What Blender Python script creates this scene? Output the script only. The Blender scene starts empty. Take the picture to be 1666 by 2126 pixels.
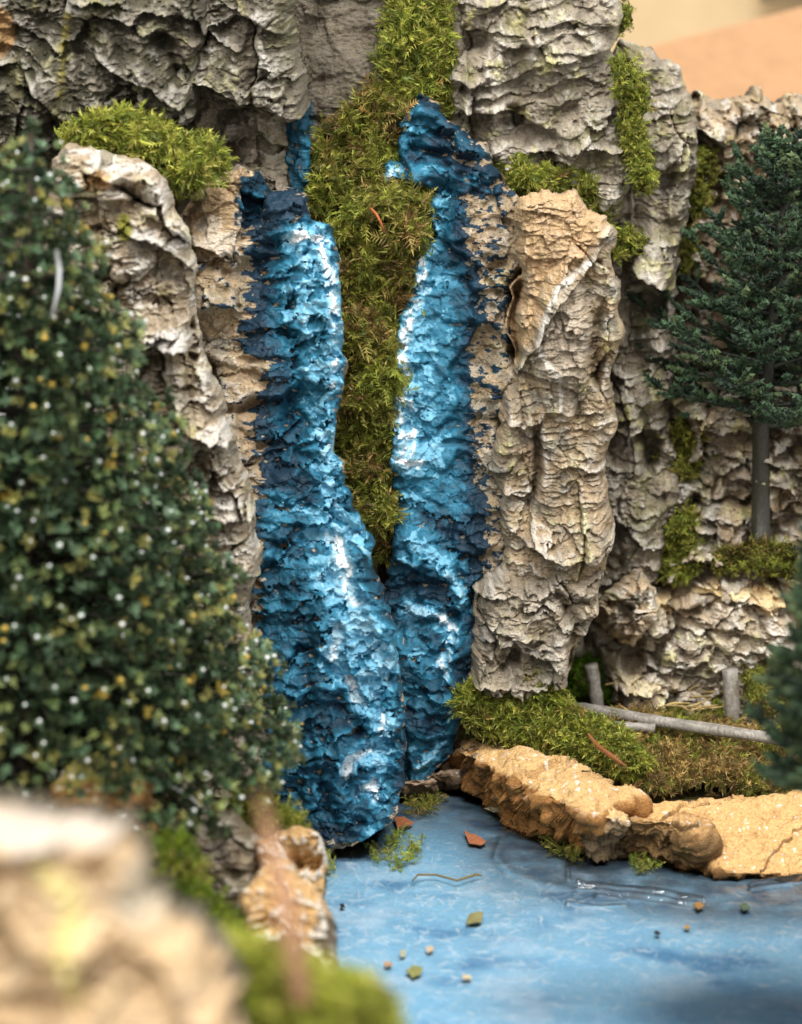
import bpy, math
import numpy as np
from mathutils import Vector

# ------------------------------------------------------------------ camera
SC = bpy.context.scene
COL = SC.collection
IW, IH = 1666.0, 2126.0
F = 4795.0                       # focal length in photograph pixels
PITCH = math.radians(12.0)
CAM = np.array([0.0, -1.33, 0.455])
FWD = np.array([0, math.cos(PITCH), -math.sin(PITCH)])
UPV = np.array([0, math.sin(PITCH), math.cos(PITCH)])
RGT = np.array([1.0, 0, 0])
cd = bpy.data.cameras.new('camera'); cam = bpy.data.objects.new('camera', cd); COL.objects.link(cam)
cam.location = CAM; cam.rotation_euler = (math.pi / 2 - PITCH, 0, 0)
cd.sensor_fit = 'VERTICAL'; cd.sensor_height = 22.3; cd.sensor_width = 22.3
cd.lens = F * 22.3 / IH
cd.clip_start = 0.02; cd.clip_end = 30
cd.dof.use_dof = True; cd.dof.focus_distance = 1.335; cd.dof.aperture_fstop = 4.0; cd.dof.aperture_blades = 0
SC.camera = cam

# ------------------------------------------------------------------ light
wd = bpy.data.worlds.new('World'); SC.world = wd; wd.use_nodes = True
bg = wd.node_tree.nodes['Background']
bg.inputs[0].default_value = (1.0, 0.98, 0.95, 1); bg.inputs[1].default_value = 1.0

def lamp(name, loc, target, sx, sy, power, colour):
    l = bpy.data.lights.new(name, 'AREA'); l.shape = 'RECTANGLE'; l.size = sx; l.size_y = sy
    l.energy = power; l.color = colour
    o = bpy.data.objects.new(name, l); COL.objects.link(o); o.location = loc
    o.rotation_euler = (Vector(target) - Vector(loc)).to_track_quat('-Z', 'Y').to_euler()
    return o
lamp('ceiling_tube_lamp', (0.40, -1.30, 1.85), (0.02, 0.0, 0.15), 1.2, 0.24, 29, (1.0, 0.98, 0.95))
lamp('ceiling_tube_lamp', (0.15, -0.65, 1.95), (0.02, 0.0, 0.15), 1.2, 0.20, 19, (1.0, 0.98, 0.95))
lamp('ceiling_panel_lamp', (-0.8, -1.9, 1.8), (0.0, 0.0, 0.15), 0.8, 0.8, 22, (1.0, 0.96, 0.90))

SC.render.engine = 'CYCLES'
SC.cycles.use_denoising = True
SC.cycles.max_bounces = 6; SC.cycles.diffuse_bounces = 3; SC.cycles.glossy_bounces = 3
SC.cycles.transparent_max_bounces = 8
SC.cycles.caustics_reflective = False; SC.cycles.caustics_refractive = False
SC.view_settings.view_transform = 'Standard'; SC.view_settings.look = 'None'
SC.view_settings.exposure = 0.06; SC.view_settings.gamma = 1.0

# ------------------------------------------------------------------ numeric helpers
def lin(r, g, b):
    c = np.array([r, g, b], float) / 255.0
    return np.where(c <= 0.04045, c / 12.92, ((c + 0.055) / 1.055) ** 2.4)
def rays(px, py):
    px = np.asarray(px, float); py = np.asarray(py, float)
    x = (px - IW / 2) / F; y = -(py - IH / 2) / F
    return FWD + x[..., None] * RGT + y[..., None] * UPV
def on_plane(px, py, P0, N):
    d = rays(px, py)
    t = ((P0 - CAM) @ N) / (d @ N)
    return CAM + d * t[..., None]
def W(px, py, y):                # photograph pixel -> point on the upright plane at depth y
    d = rays(px, py); return CAM + d * ((y - CAM[1]) / d[..., 1])[..., None]
def G(px, py, z):                # photograph pixel -> point on the level plane at height z
    d = rays(px, py); return CAM + d * ((z - CAM[2]) / d[..., 2])[..., None]
def sstep(a, b, x):
    t = np.clip((x - a) / (b - a), 0, 1); return t * t * (3 - 2 * t)
def mixc(a, b, m):
    return a + (b - a) * m[..., None]
_T = np.random.default_rng(1234)
_TR = _T.random((512, 512)).astype(np.float32)
_TA = _T.random((512, 512)) * 2 * np.pi
_TC = np.cos(_TA).astype(np.float32); _TS = np.sin(_TA).astype(np.float32)
def _off(s):
    s = int(s); return (s * 131 + 17) % 512, (s * 71 + (s >> 3) * 29 + 5) % 512
def hsh(ix, iy, s):
    ox, oy = _off(s)
    return _TR[(ix.astype(np.int32) + ox) & 511, (iy.astype(np.int32) + oy) & 511]
def perlin(x, y, s=0):
    x = np.asarray(x, np.float32); y = np.asarray(y, np.float32)
    x, y = np.broadcast_arrays(x, y)
    gx = np.floor(x); gy = np.floor(y); fx = x - gx; fy = y - gy
    ox, oy = _off(s)
    i0 = (gx.astype(np.int32) + ox) & 511; j0 = (gy.astype(np.int32) + oy) & 511
    i1 = (i0 + 1) & 511; j1 = (j0 + 1) & 511
    ux = fx * fx * fx * (fx * (fx * 6 - 15) + 10); uy = fy * fy * fy * (fy * (fy * 6 - 15) + 10)
    a = _TC[i0, j0] * fx + _TS[i0, j0] * fy; b = _TC[i1, j0] * (fx - 1) + _TS[i1, j0] * fy
    c = _TC[i0, j1] * fx + _TS[i0, j1] * (fy - 1); d = _TC[i1, j1] * (fx - 1) + _TS[i1, j1] * (fy - 1)
    a = a + (b - a) * ux; c = c + (d - c) * ux
    return 1.5 * (a + (c - a) * uy)
def fbm(x, y, s=0, o=4, g=0.5):
    r = 0; a = 1.0; n = 0
    for i in range(o):
        r = r + a * perlin(x * 2.03 ** i + 17.3 * i, y * 2.03 ** i - 9.1 * i, s + i * 31); n += a; a *= g
    return r / n
def ridged(x, y, s=0, o=4, g=0.5):
    r = 0; a = 1.0; n = 0
    for i in range(o):
        r = r + a * (1 - np.abs(perlin(x * 2.1 ** i + 5.7 * i, y * 2.1 ** i + 3.3 * i, s + i * 13)) * 1.4); n += a; a *= g
    return r / n
def worley(x, y, s=0):
    x = x.astype(np.float32); y = y.astype(np.float32)
    ix = np.floor(x); iy = np.floor(y)
    z = lambda v: np.full(x.shape, v, np.float32)
    f1 = z(9); f2 = z(9); cx1 = z(0); cy1 = z(0); dx1 = z(0); dy1 = z(0)
    for dx in (-1, 0, 1):
        for dy in (-1, 0, 1):
            cx = ix + dx; cy = iy + dy
            ex = x - (cx + 0.1 + 0.8 * hsh(cx, cy, s)); ey = y - (cy + 0.1 + 0.8 * hsh(cx, cy, s + 7))
            d = np.sqrt(ex * ex + ey * ey)
            n1 = d < f1
            f2 = np.where(n1, f1, np.minimum(f2, d))
            cx1 = np.where(n1, cx, cx1); cy1 = np.where(n1, cy, cy1); dx1 = np.where(n1, ex, dx1); dy1 = np.where(n1, ey, dy1)
            f1 = np.where(n1, d, f1)
    return f1, f2, hsh(cx1, cy1, s + 19), (cx1 * 1009 + cy1).astype(np.int64), dx1, dy1, hsh(cx1, cy1, s + 23), hsh(cx1, cy1, s + 29)
def facets(u, v, w, h, s, slope=1.0, bias=0.55):
    """broken plates: every cell has its own height and tilt, with sharp steps between"""
    f1, f2, r, cid, dx, dy, tx, ty = worley(u / w, v / h, s)
    return (r - 0.5) * 2 + slope * ((tx - 0.5) * 2 * dx + ((ty - 0.5) * 1.4 + bias) * dy), f2 - f1, r, cid
def p3(x, y, z, s):               # cheap 3D noise from three 2D slices
    return (perlin(x + 31 * 0, y, s) + perlin(y + 7.7, z, s + 1) + perlin(z - 3.1, x, s + 2)) / 1.9
def f3(x, y, z, s, o=4):
    r = 0; a = 1; n = 0
    for i in range(o):
        r = r + a * p3(x * 2.03 ** i, y * 2.03 ** i, z * 2.03 ** i, s + 11 * i); n += a; a *= 0.52
    return r / n
def segd(X, Y, pts):             # distance to a polyline, signed side (+ below / right-hand), and position along it
    best = np.full(X.shape, 1e9); side = np.zeros(X.shape); par = np.zeros(X.shape)
    L = 0
    for (ax, ay), (bx, by) in zip(pts[:-1], pts[1:]):
        dx, dy = bx - ax, by - ay; ll = math.hypot(dx, dy) + 1e-9
        t = np.clip(((X - ax) * dx + (Y - ay) * dy) / ll ** 2, 0, 1)
        d = np.hypot(X - ax - t * dx, Y - ay - t * dy)
        m = d < best
        best = np.where(m, d, best); side = np.where(m, dx * (Y - ay) - dy * (X - ax), side); par = np.where(m, L + t * ll, par)
        L += ll
    return best, np.sign(side), par / L
def sdpoly(X, Y, pts):           # signed distance, positive inside
    best = np.full(X.shape, 1e9); ins = np.zeros(X.shape, bool)
    n = len(pts)
    for i in range(n):
        ax, ay = pts[i]; bx, by = pts[(i + 1) % n]
        dx, dy = bx - ax, by - ay
        t = np.clip(((X - ax) * dx + (Y - ay) * dy) / (dx * dx + dy * dy + 1e-9), 0, 1)
        best = np.minimum(best, np.hypot(X - ax - t * dx, Y - ay - t * dy))
        if ay != by:
            c = ((ay > Y) != (by > Y)) & (X < (bx - ax) * (Y - ay) / (by - ay) + ax)
            ins ^= c
    return np.where(ins, best, -best)
def blur(a, k):
    for ax in (0, 1):
        p = np.pad(a, [(k + 1, k) if i == ax else (0, 0) for i in range(2)], mode='edge')
        c = np.cumsum(p, axis=ax)
        n = a.shape[ax]
        a = (np.take(c, np.arange(2 * k + 1, 2 * k + 1 + n), axis=ax) - np.take(c, np.arange(0, n), axis=ax)) / (2 * k + 1)
    return a

# ------------------------------------------------------------------ object helpers
def tag(o, label=None, cat=None, group=None, kind=None):
    if label: o['label'] = label
    if cat: o['category'] = cat
    if group: o['group'] = group
    if kind: o['kind'] = kind
    return o
def thing(name, label, cat, loc=(0, 0, 0), group=None):
    o = bpy.data.objects.new(name, None); COL.objects.link(o); o.location = loc; o.empty_display_size = 0.01
    return tag(o, label, cat, group)
def mesh(name, V, Fc, mat, C=None, parent=None, smooth=True, kind=None):
    V = np.asarray(V, np.float32); Fc = np.asarray(Fc, np.int32)
    if parent is not None:
        V = V - np.array(parent.location, np.float32)
    me = bpy.data.meshes.new(name)
    n, k = Fc.shape
    me.vertices.add(len(V)); me.vertices.foreach_set('co', V.ravel())
    me.loops.add(n * k); me.loops.foreach_set('vertex_index', Fc.ravel())
    me.polygons.add(n)
    me.polygons.foreach_set('loop_start', np.arange(0, n * k, k, dtype=np.int32))
    me.polygons.foreach_set('loop_total', np.full(n, k, np.int32))
    me.polygons.foreach_set('use_smooth', np.full(n, smooth, bool))
    if C is not None:
        a = me.color_attributes.new('Col', 'FLOAT_COLOR', 'POINT')
        c4 = np.ones((len(V), 4), np.float32); c4[:, :3] = np.clip(C, 0, 1)
        a.data.foreach_set('color', c4.ravel())
    me.update(calc_edges=True); me.validate()
    me.materials.append(mat)
    o = bpy.data.objects.new(name, me); COL.objects.link(o)
    if parent is not None: o.parent = parent
    if kind: o['kind'] = kind
    return o
def submesh(V, Fc, C, sel):
    f = Fc[sel]; u, inv = np.unique(f.ravel(), return_inverse=True)
    return V[u], inv.reshape(f.shape), C[u]

# ------------------------------------------------------------------ materials
def material(name, rough=0.8, spec=0.3, bump=(), vary=0.25, vscale=900, transl=0.0, coat=0.0, colour=None, sheen=0.0):
    m = bpy.data.materials.new(name); m.use_nodes = True
    nt = m.node_tree; N = nt.nodes; L = nt.links
    b = N['Principled BSDF']; out = N['Material Output']
    b.inputs['Roughness'].default_value = rough
    b.inputs['Specular IOR Level'].default_value = spec
    b.inputs['Coat Weight'].default_value = coat; b.inputs['Coat Roughness'].default_value = 0.12
    tc = N.new('ShaderNodeTexCoord')
    if colour is None:
        at = N.new('ShaderNodeAttribute'); at.attribute_name = 'Col'; src = at.outputs['Color']
    else:
        rg = N.new('ShaderNodeRGB'); rg.outputs[0].default_value = (*colour, 1); src = rg.outputs[0]
    nz = N.new('ShaderNodeTexNoise'); nz.inputs['Scale'].default_value = vscale; nz.inputs['Detail'].default_value = 3
    L.new(tc.outputs['Object'], nz.inputs['Vector'])
    mr = N.new('ShaderNodeMapRange'); mr.inputs['From Min'].default_value = 0.25; mr.inputs['From Max'].default_value = 0.75
    mr.inputs['To Min'].default_value = 1 - vary; mr.inputs['To Max'].default_value = 1 + vary
    L.new(nz.outputs['Fac'], mr.inputs['Value'])
    mul = N.new('ShaderNodeMix'); mul.data_type = 'RGBA'; mul.blend_type = 'MULTIPLY'; mul.inputs['Factor'].default_value = 1
    L.new(src, mul.inputs['A']); L.new(mr.outputs['Result'], mul.inputs['B'])
    L.new(mul.outputs['Result'], b.inputs['Base Color'])
    prev = None
    for sc, dist, aniso in bump:
        bn = N.new('ShaderNodeTexNoise'); bn.inputs['Scale'].default_value = sc; bn.inputs['Detail'].default_value = 3
        bn.inputs['Roughness'].default_value = 0.62
        if aniso != 1:
            mp = N.new('ShaderNodeMapping'); mp.inputs['Scale'].default_value = (1, 1, aniso)
            L.new(tc.outputs['Object'], mp.inputs['Vector']); L.new(mp.outputs['Vector'], bn.inputs['Vector'])
        else:
            L.new(tc.outputs['Object'], bn.inputs['Vector'])
        bp = N.new('ShaderNodeBump'); bp.inputs['Strength'].default_value = 1.0; bp.inputs['Distance'].default_value = dist
        L.new(bn.outputs['Fac'], bp.inputs['Height'])
        if prev: L.new(prev.outputs['Normal'], bp.inputs['Normal'])
        prev = bp
    if prev: L.new(prev.outputs['Normal'], b.inputs['Normal'])
    if transl > 0:
        t = N.new('ShaderNodeBsdfTranslucent'); mx = N.new('ShaderNodeMixShader'); mx.inputs[0].default_value = transl
        L.new(mul.outputs['Result'], t.inputs['Color'])
        L.new(b.outputs[0], mx.inputs[1]); L.new(t.outputs[0], mx.inputs[2]); L.new(mx.outputs[0], out.inputs['Surface'])
    return m
M_CORK = material('cork_bark', 0.78, 0.28, ((260, 0.0016, 4.0), (900, 0.0009, 2.0)), 0.30, 700)
M_PAINT = material('blue_acrylic_paint', 0.58, 0.32, ((200, 0.0007, 2.0), (900, 0.0003, 1)), 0.16, 350)
M_FOAM = material('white_acrylic_paint', 0.42, 0.4, ((300, 0.0012, 1), (1100, 0.0005, 1)), 0.05, 600)
M_MOSS = material('dried_moss', 0.55, 0.35, (), 0.25, 1500, 0.28)
M_MAT = material('moss_underlayer', 0.9, 0.1, ((500, 0.003, 1),), 0.5, 800)
M_NEEDLE = material('flocked_foliage', 0.5, 0.4, ((900, 0.001, 1),), 0.3, 1200, 0.08)
M_TIP = material('painted_tip', 0.35, 0.5, (), 0.1, 900)
M_BARKWOOD = material('weathered_wood', 0.45, 0.5, ((180, 0.001, 0.15), (700, 0.0006, 0.2)), 0.35, 500)
M_DEBRIS = material('plant_debris', 0.6, 0.35, ((900, 0.0006, 1),), 0.3, 900)
M_SOIL = material('soil', 0.95, 0.1, ((300, 0.004, 1),), 0.5, 500)

# ------------------------------------------------------------------ cork bark slabs
KM = 0.00027                      # metres per photograph pixel at the waterfall
def strata(u, v, L, tilt, seed, warp=0.8, amp_len=2.5):
    t = (v + u * tilt) / L + warp * fbm(u / (3.2 * L), v / (2.6 * L), seed, 3)
    k = np.floor(t); f = t - k
    r = hsh(k, k * 0 + 3, seed + 5)
    a = 0.15 + 0.85 * sstep(-0.45, 0.5, perlin(u / (amp_len * L) + r * 91, k * 3.7, seed + 2))
    return (f ** 1.25) * (1 - sstep(0.80, 1.0, f)) * a * (0.5 + r)

class Slab: pass
def slab(poly, plane, step, seed, T=0.03, edge=70, low=0.010, plate=(130, 200, 0.010, 0.008), st=((70, 0.010, 0.15), (24, 0.0042, 0.05), (9, 0.0016, 0.0)),
         fine=0.0012, feats=(), jit=9, back=0.03, paint=None, lat=0.5, pit=0.0, floor_z=None, grow=9, fold=0.0):
    """plane = (y at z=.2, lean dy/dz, yaw dy/dx) or ('level', z, slope dz/dy)."""
    s = Slab()
    xs = [p[0] for p in poly]; ys = [p[1] for p in poly]
    x = np.arange(min(xs) - 34, max(xs) + 34 + step, step); y = np.arange(min(ys) - 34, max(ys) + 34 + step, step)
    X, Y = np.meshgrid(x, y)
    if plane[0] == 'level':
        P0 = np.array([0, 0, plane[1]]); N = np.array([0, -plane[2], 1.0])
    else:
        y0, lean, yaw = plane
        P0 = np.array([0, y0 - 0, 0.2]); N = np.array([yaw, -1.0, lean])
    N = N / np.linalg.norm(N)
    Vd = np.cross(RGT, N); Vd = -Vd / np.linalg.norm(Vd)      # 'down' along the slab
    if Vd[2] > 0 and plane[0] != 'level': Vd = -Vd
    B = on_plane(X, Y, P0, N)
    dep = (B - CAM) @ FWD
    k = np.median(dep) / 1.335                                 # pixel size scale
    u = X * k; v = Y * k                                        # in waterfall pixels
    jx = fbm(u / 46, v / 46, seed + 90, 3) * jit * 1.6; jy = fbm(u / 46, v / 46, seed + 95, 3) * jit * 1.6
    sd = sdpoly(X + jx, Y + jy, poly) + grow
    ins = sd > 0
    tt = np.clip(sd / edge, 0, 1)
    prof = np.sqrt(np.clip(1 - (1 - tt) ** 2, 0, 1))
    m = sstep(0, 0.35, tt)
    wx = fbm(u / 90, v / 90, seed + 1, 3) * 40; wy = fbm(u / 90, v / 90, seed + 2, 3) * 40
    h = low * fbm(u / 170, v / 190, seed + 3, 3) * 2
    pw, ph, pa, pf = plate
    fa, e1, rid, cid = facets(u + wx * 0.8, v + wy * 0.8, pw, ph, seed + 4, 0.9)
    h = h + pa * fa * 0.9 - 0.7 * pf * np.exp(-(e1 / 0.06) ** 2) * sstep(0.0, 0.4, perlin(u / 120, v / 120, seed + 6))
    ruf = sstep(-0.35, 0.35, fbm(u / 110, v / 90, seed + 15, 2))           # rough zones beside smoother ones
    w2 = fbm(u / 24, v / 24, seed + 17, 3) * 16
    fb, e2, rr, c2 = facets(u + wx * 0.8 + w2, v + wy * 0.8 + w2 * 0.6, pw * 0.40, ph * 0.26, seed + 14, 1.3)
    h = h + (0.16 + 0.46 * ruf) * pa * fb - 0.10 * pf * np.exp(-(e2 / 0.09) ** 2) * sstep(-0.1, 0.5, perlin(u / 70, v / 70, seed + 16))
    fcc, e3, r3, c3 = facets(u + w2 * 0.8, v + w2 * 0.5, max(15, pw * 0.15), max(9, ph * 0.075), seed + 18, 1.3)
    h = h + (0.015 + 0.11 * ruf) * pa * fcc
    s.r3, s.ruf = r3, ruf
    h = h + fold * (ridged(u / 75 + 0.004 * wx, v / 420, seed + 33, 3) - 0.6)
    led = 0
    for i, (L, A, tl) in enumerate(st):
        led = led + 0.68 * A * strata(u + 0.5 * wx, v + 0.5 * wy, L, tl, seed + 20 + 10 * i)
    h = h + led
    h = h + fine * fbm(u / 14, v / 7, seed + 60, 4) * 2 + fine * 0.8 * ridged(u / 30, v / 12, seed + 61, 3)
    if pit:
        p1, p2, pr = worley(u / 30, v / 22, seed + 70)[:3]
        h = h - pit * np.exp(-(p1 / 0.22) ** 2) * (pr > 0.6)
    for ft in feats:
        if ft[0] == 'lip':                                      # proud lip: gentle above, undercut below
            d, sg, pr = segd(X + jx * 0.8, Y + jy * 0.8, ft[1]); w, A = ft[2], ft[3]
            fade = np.clip(np.minimum(pr, 1 - pr) / 0.12, 0.25, 1)
            up = np.exp(-d / w); dn = np.exp(-(d / (0.16 * w)) ** 2)
            h = h + A * fade * np.where(sg < 0, up, dn)
            led = led + A * fade * 0.5 * np.where(sg < 0, up, dn)
        elif ft[0] == 'crack':
            d, sg, pr = segd(X + jx * 0.7, Y + jy * 0.7, ft[1]); w, A = ft[2], ft[3]
            fade = np.clip(np.minimum(pr, 1 - pr) / 0.15, 0.15, 1)
            h = h - A * fade * np.exp(-(d / (w * (0.4 + 0.6 * fade))) ** 2)
        elif ft[0] == 'bump':
            cx, cy, rx, ry, A = ft[1:]
            q = np.hypot((X + jx - cx) / rx, (Y + jy - cy) / ry)
            h = h + A * np.sqrt(np.clip(1 - q ** 2, 0, 1))
        elif ft[0] == 'ramp':                                   # (x0,y0) -> (x1,y1) adds A
            (ax, ay), (bx, by), A = ft[1:]
            t = np.clip(((X - ax) * (bx - ax) + (Y - ay) * (by - ay)) / ((bx - ax) ** 2 + (by - ay) ** 2), 0, 1)
            h = h + A * t
    s.X, s.Y, s.u, s.v, s.sd, s.k = X, Y, u, v, sd, k
    s.rid, s.rr, s.cid = rid, rr, cid
    s.hraw = h
    if paint is not None:
        h = paint(s, h)
    hp = h - blur(h, max(2, int(12 / step)))
    hq = h - blur(h, max(2, int(34 / step)))
    s.hp = hp / 0.0016; s.hq = hq / 0.004
    H = k * (h * m) + T * prof
    P = B + N * H[..., None] + Vd * (lat * k * led * m)[..., None]
    if floor_z is not None: P[..., 2] = np.maximum(P[..., 2], floor_z)
    s.P, s.N, s.ins, s.H = P, N, ins, H
    gy, gx = np.gradient(P, axis=(0, 1))
    nn = np.cross(gy, gx); nn /= np.linalg.norm(nn, axis=-1, keepdims=True) + 1e-12
    if np.sum(nn[ins] @ N) < 0: nn = -nn
    s.nrm = nn
    # faces
    ny, nx = X.shape
    idx = np.arange(ny * nx).reshape(ny, nx)
    c = ins[:-1, :-1] & ins[1:, :-1] & ins[1:, 1:] & ins[:-1, 1:]
    a, b_, d_, e_ = idx[:-1, :-1], idx[1:, :-1], idx[1:, 1:], idx[:-1, 1:]
    s.faces = np.stack([a[c], b_[c], d_[c], e_[c]], 1)
    s.fy, s.fx = np.nonzero(c)
    # rim walls, pushed back from the open border
    pad = np.zeros((ny + 1, nx + 1), bool); pad[1:-1, 1:-1] = c
    ed = []
    for m_, p, q in ((c & ~pad[:-2, 1:-1], a, e_), (c & ~pad[2:, 1:-1], d_, b_), (c & ~pad[1:-1, :-2], b_, a), (c & ~pad[1:-1, 2:], e_, d_)):
        ed.append(np.stack([p[m_], q[m_]], 1))
    s.rim = np.concatenate(ed); s.back = back
    return s

def finish(s, name, label, cat, C, group=None, parts='plates', mat=None, classes=None, backcol=None, maxparts=60):
    """build the slab's parts under an Empty; classes = [(part name, mask grid, material)] beside the plates"""
    mat = mat or M_CORK
    ny, nx = s.X.shape
    V = s.P.reshape(-1, 3); Cf = C.reshape(-1, 3)
    used = V[np.unique(s.faces)]
    lo = used.min(0); hi = used.max(0)
    root = thing(name, label, cat, (float((lo[0] + hi[0]) / 2), float((lo[1] + hi[1]) / 2), float(lo[2])), group)
    lab = np.zeros(len(s.faces), int)
    names = {}
    if classes:
        for i, (nm, mk, mt) in enumerate(classes):
            sel = mk[s.fy, s.fx]; lab[sel] = 1000000 + i; names[1000000 + i] = (nm, mt)
    if parts == 'plates':
        pid = s.cid[s.fy, s.fx] + 500000
        free = lab == 0
        ids, cnt = np.unique(pid[free], return_counts=True)
        big = ids[cnt > 500]
        gl_ = np.zeros((ny, nx), np.int64)
        gl_[s.fy, s.fx] = np.where(free & np.isin(pid, big), pid, np.where(free, 0, -1)); ok = np.zeros((ny, nx), bool); ok[s.fy, s.fx] = free
        for _ in range(400):
            todo = ok & (gl_ == 0)
            if not todo.any(): break
            n0 = todo.sum()
            for ax_, sh in ((0, 1), (0, -1), (1, 1), (1, -1)):
                r_ = np.roll(gl_, sh, ax_); gl_ = np.where(ok & (gl_ == 0) & (r_ > 0), r_, gl_)
            if (ok & (gl_ == 0)).sum() == n0: break
        pl = gl_[s.fy, s.fx]; pl = np.where(pl == 0, 1, pl)
        lab = np.where(free, pl, lab)
        for i in ids: names.setdefault(int(i), ('bark_plate', mat))
        names[1] = ('bark_plate', mat)
    for l in np.unique(lab):
        nm, mt = names.get(int(l), ('cork_body', mat))
        v, f, c = submesh(V, s.faces, Cf, lab == l)
        o = mesh(nm, v, f, mt, c, root)
        if nm == 'blue_paint': blue_o = o
        if nm == 'white_foam_paint': o.parent = blue_o; o['kind'] = 'stuff'
    # backing: rim walls and a cap
    r = s.rim; u, inv = np.unique(r.ravel(), return_inverse=True); e = inv.reshape(-1, 2)
    n = len(u); Vb = V[u]; K = 9
    mid = Vb.mean(0)
    inw = mid - Vb; inw = inw - (inw @ s.N)[:, None] * s.N; inw /= np.linalg.norm(inw, axis=1, keepdims=True) + 1e-9
    rings = [Vb]; cols = [Cf[u]]
    own = lin(150, 138, 118)
    for j in range(1, K + 1):
        B = Vb - s.N * (s.back * j / K); q_ = B * 60
        nz = f3(q_[:, 0], q_[:, 1], q_[:, 2], 7, 4); n2 = f3(q_[:, 0] * 3.1, q_[:, 1] * 3.1, q_[:, 2] * 3.1, 9, 3)
        rings.append(B + inw * (0.0035 * j / K + 0.006 * nz + 0.003 * n2)[:, None] * min(1, j / 2) + np.array([0, 0, 1.0]) * (0.003 * n2)[:, None])
        g_ = (own * 0.75)[None] * (1 + 0.35 * nz + 0.25 * n2)[:, None]
        cols.append(mixc(Cf[u], g_, np.clip((j - 0.5 + 1.6 * n2) / 2.0, 0, 1)))
    VV = np.concatenate(rings + [rings[-1].mean(0, keepdims=True)]); Cb = np.concatenate(cols + [own[None] * 0.6])
    fs = []
    for j in range(K):
        fs += [np.stack([e[:, 1] + j * n, e[:, 0] + j * n, e[:, 0] + (j + 1) * n], 1), np.stack([e[:, 1] + j * n, e[:, 0] + (j + 1) * n, e[:, 1] + (j + 1) * n], 1)]
    fs.append(np.stack([e[:, 1] + K * n, e[:, 0] + K * n, np.full(len(e), (K + 1) * n)], 1))
    f1, f2, f3_ = fs[0], fs[1], np.concatenate(fs[2:])
    mesh('back_face', VV, np.concatenate([f1, f2, f3_]), mat, Cb, root)
    return root

ROCK = dict(grey=lin(166, 158, 143), brown=lin(128, 112, 92), tan=lin(200, 168, 126), green=lin(120, 116, 74), white=lin(232, 226, 216), lime=lin(206, 200, 120), dark=lin(78, 68, 54))
def cork_colour(s, seed, grey=1.0, tan=0.3, green=0.3, white=0.6, lime=0.3, dark=0.3, dry=1.0):
    u, v = s.u, s.v
    c = np.broadcast_to(ROCK['grey'], u.shape + (3,)).copy()
    c = mixc(c, ROCK['brown'], np.clip(0.45 + 0.9 * fbm(u / 70, v / 50, seed, 4), 0, 1) * 0.62)
    c = mixc(c, ROCK['dark'], sstep(0.05, 0.6, fbm(u / 55, v / 40, seed + 1, 4)) * dark)
    c = mixc(c, ROCK['tan'], sstep(0.35 - 0.5 * tan, 0.75 - 0.4 * tan, 0.5 + 0.7 * fbm(u / 60, v / 45, seed + 2, 4)) * min(1, tan * 1.4))
    c = mixc(c, ROCK['green'], sstep(-0.05, 0.5, fbm(u / 80, v / 80, seed + 3, 4)) * green)
    c = c * (1 + 0.30 * (s.rr - 0.5) + 0.22 * (s.r3 - 0.5))[..., None]
    pk = sstep(0.2, 1.4, s.hp * 0.8 + s.hq * 0.6 + 0.9 * fbm(u / 9, v / 6, seed + 4, 3))
    c = mixc(c, ROCK['white'], pk * white * sstep(-0.35, 0.35, fbm(u / 60, v / 60, seed + 5, 3)) * dry)
    pk2 = sstep(0.15, 1.3, s.hp * 0.7 + s.hq * 0.5 + 1.1 * fbm(u / 10 + 9, v / 7, seed + 6, 3))
    c = mixc(c, ROCK['lime'], pk2 * lime * sstep(0.0, 0.5, fbm(u / 50, v / 50, seed + 7, 3)))
    return c

NAVY = lin(20, 46, 64); DEEP = lin(24, 74, 96); MID = lin(46, 114, 142); LIGHT = lin(112, 174, 202); PALE = lin(176, 212, 228); FOAMC = lin(240, 245, 248)
def streams(s, lines, seed):
    """strength of the light paint: lines = [(points, width, strength)]"""
    v = np.zeros(s.X.shape)
    jx = fbm(s.u / 20, s.v / 20, seed, 3) * 14; jy = fbm(s.u / 20, s.v / 20, seed + 3, 3) * 14
    for pts, w, a in lines:
        d, _, _ = segd(s.X + jx, s.Y + jy, pts)
        v = np.maximum(v, a * np.exp(-(d / w) ** 2))
    return v
def blue_ramp(t):
    c = np.broadcast_to(NAVY, t.shape + (3,)).copy()
    for a, b, col in ((0.02, 0.18, DEEP), (0.26, 0.40, MID), (0.50, 0.60, LIGHT), (0.76, 0.84, PALE), (0.90, 0.97, FOAMC)):
        c = mixc(c, col, sstep(a, b, t))
    return c

# ------------------------------------------------------------------ setting: wall, base, pond
def box_sheet(name, pts, mat, **kw):
    return mesh(name, np.array(pts), [[0, 1, 2, 3]], mat, smooth=False, **kw)
M_WALL = material('plaster_wall', 0.85, 0.2, ((40, 0.002, 1),), 0.05, 30, colour=tuple(lin(206, 182, 142)))
M_BOARD = material('tan_board', 0.8, 0.2, ((60, 0.002, 1),), 0.06, 40, colour=tuple(lin(214, 168, 126)))
M_DARKTRIM = material('dark_trim', 0.7, 0.2, (), 0.1, 40, colour=tuple(lin(120, 104, 78)))
wl = mesh('wall', [W(600, -300, 1.3), W(2100, -300, 1.3), W(2100, 900, 1.3), W(600, 900, 1.3)], [[0, 1, 2, 3]], M_WALL, smooth=False)
tag(wl, kind='structure')
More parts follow.
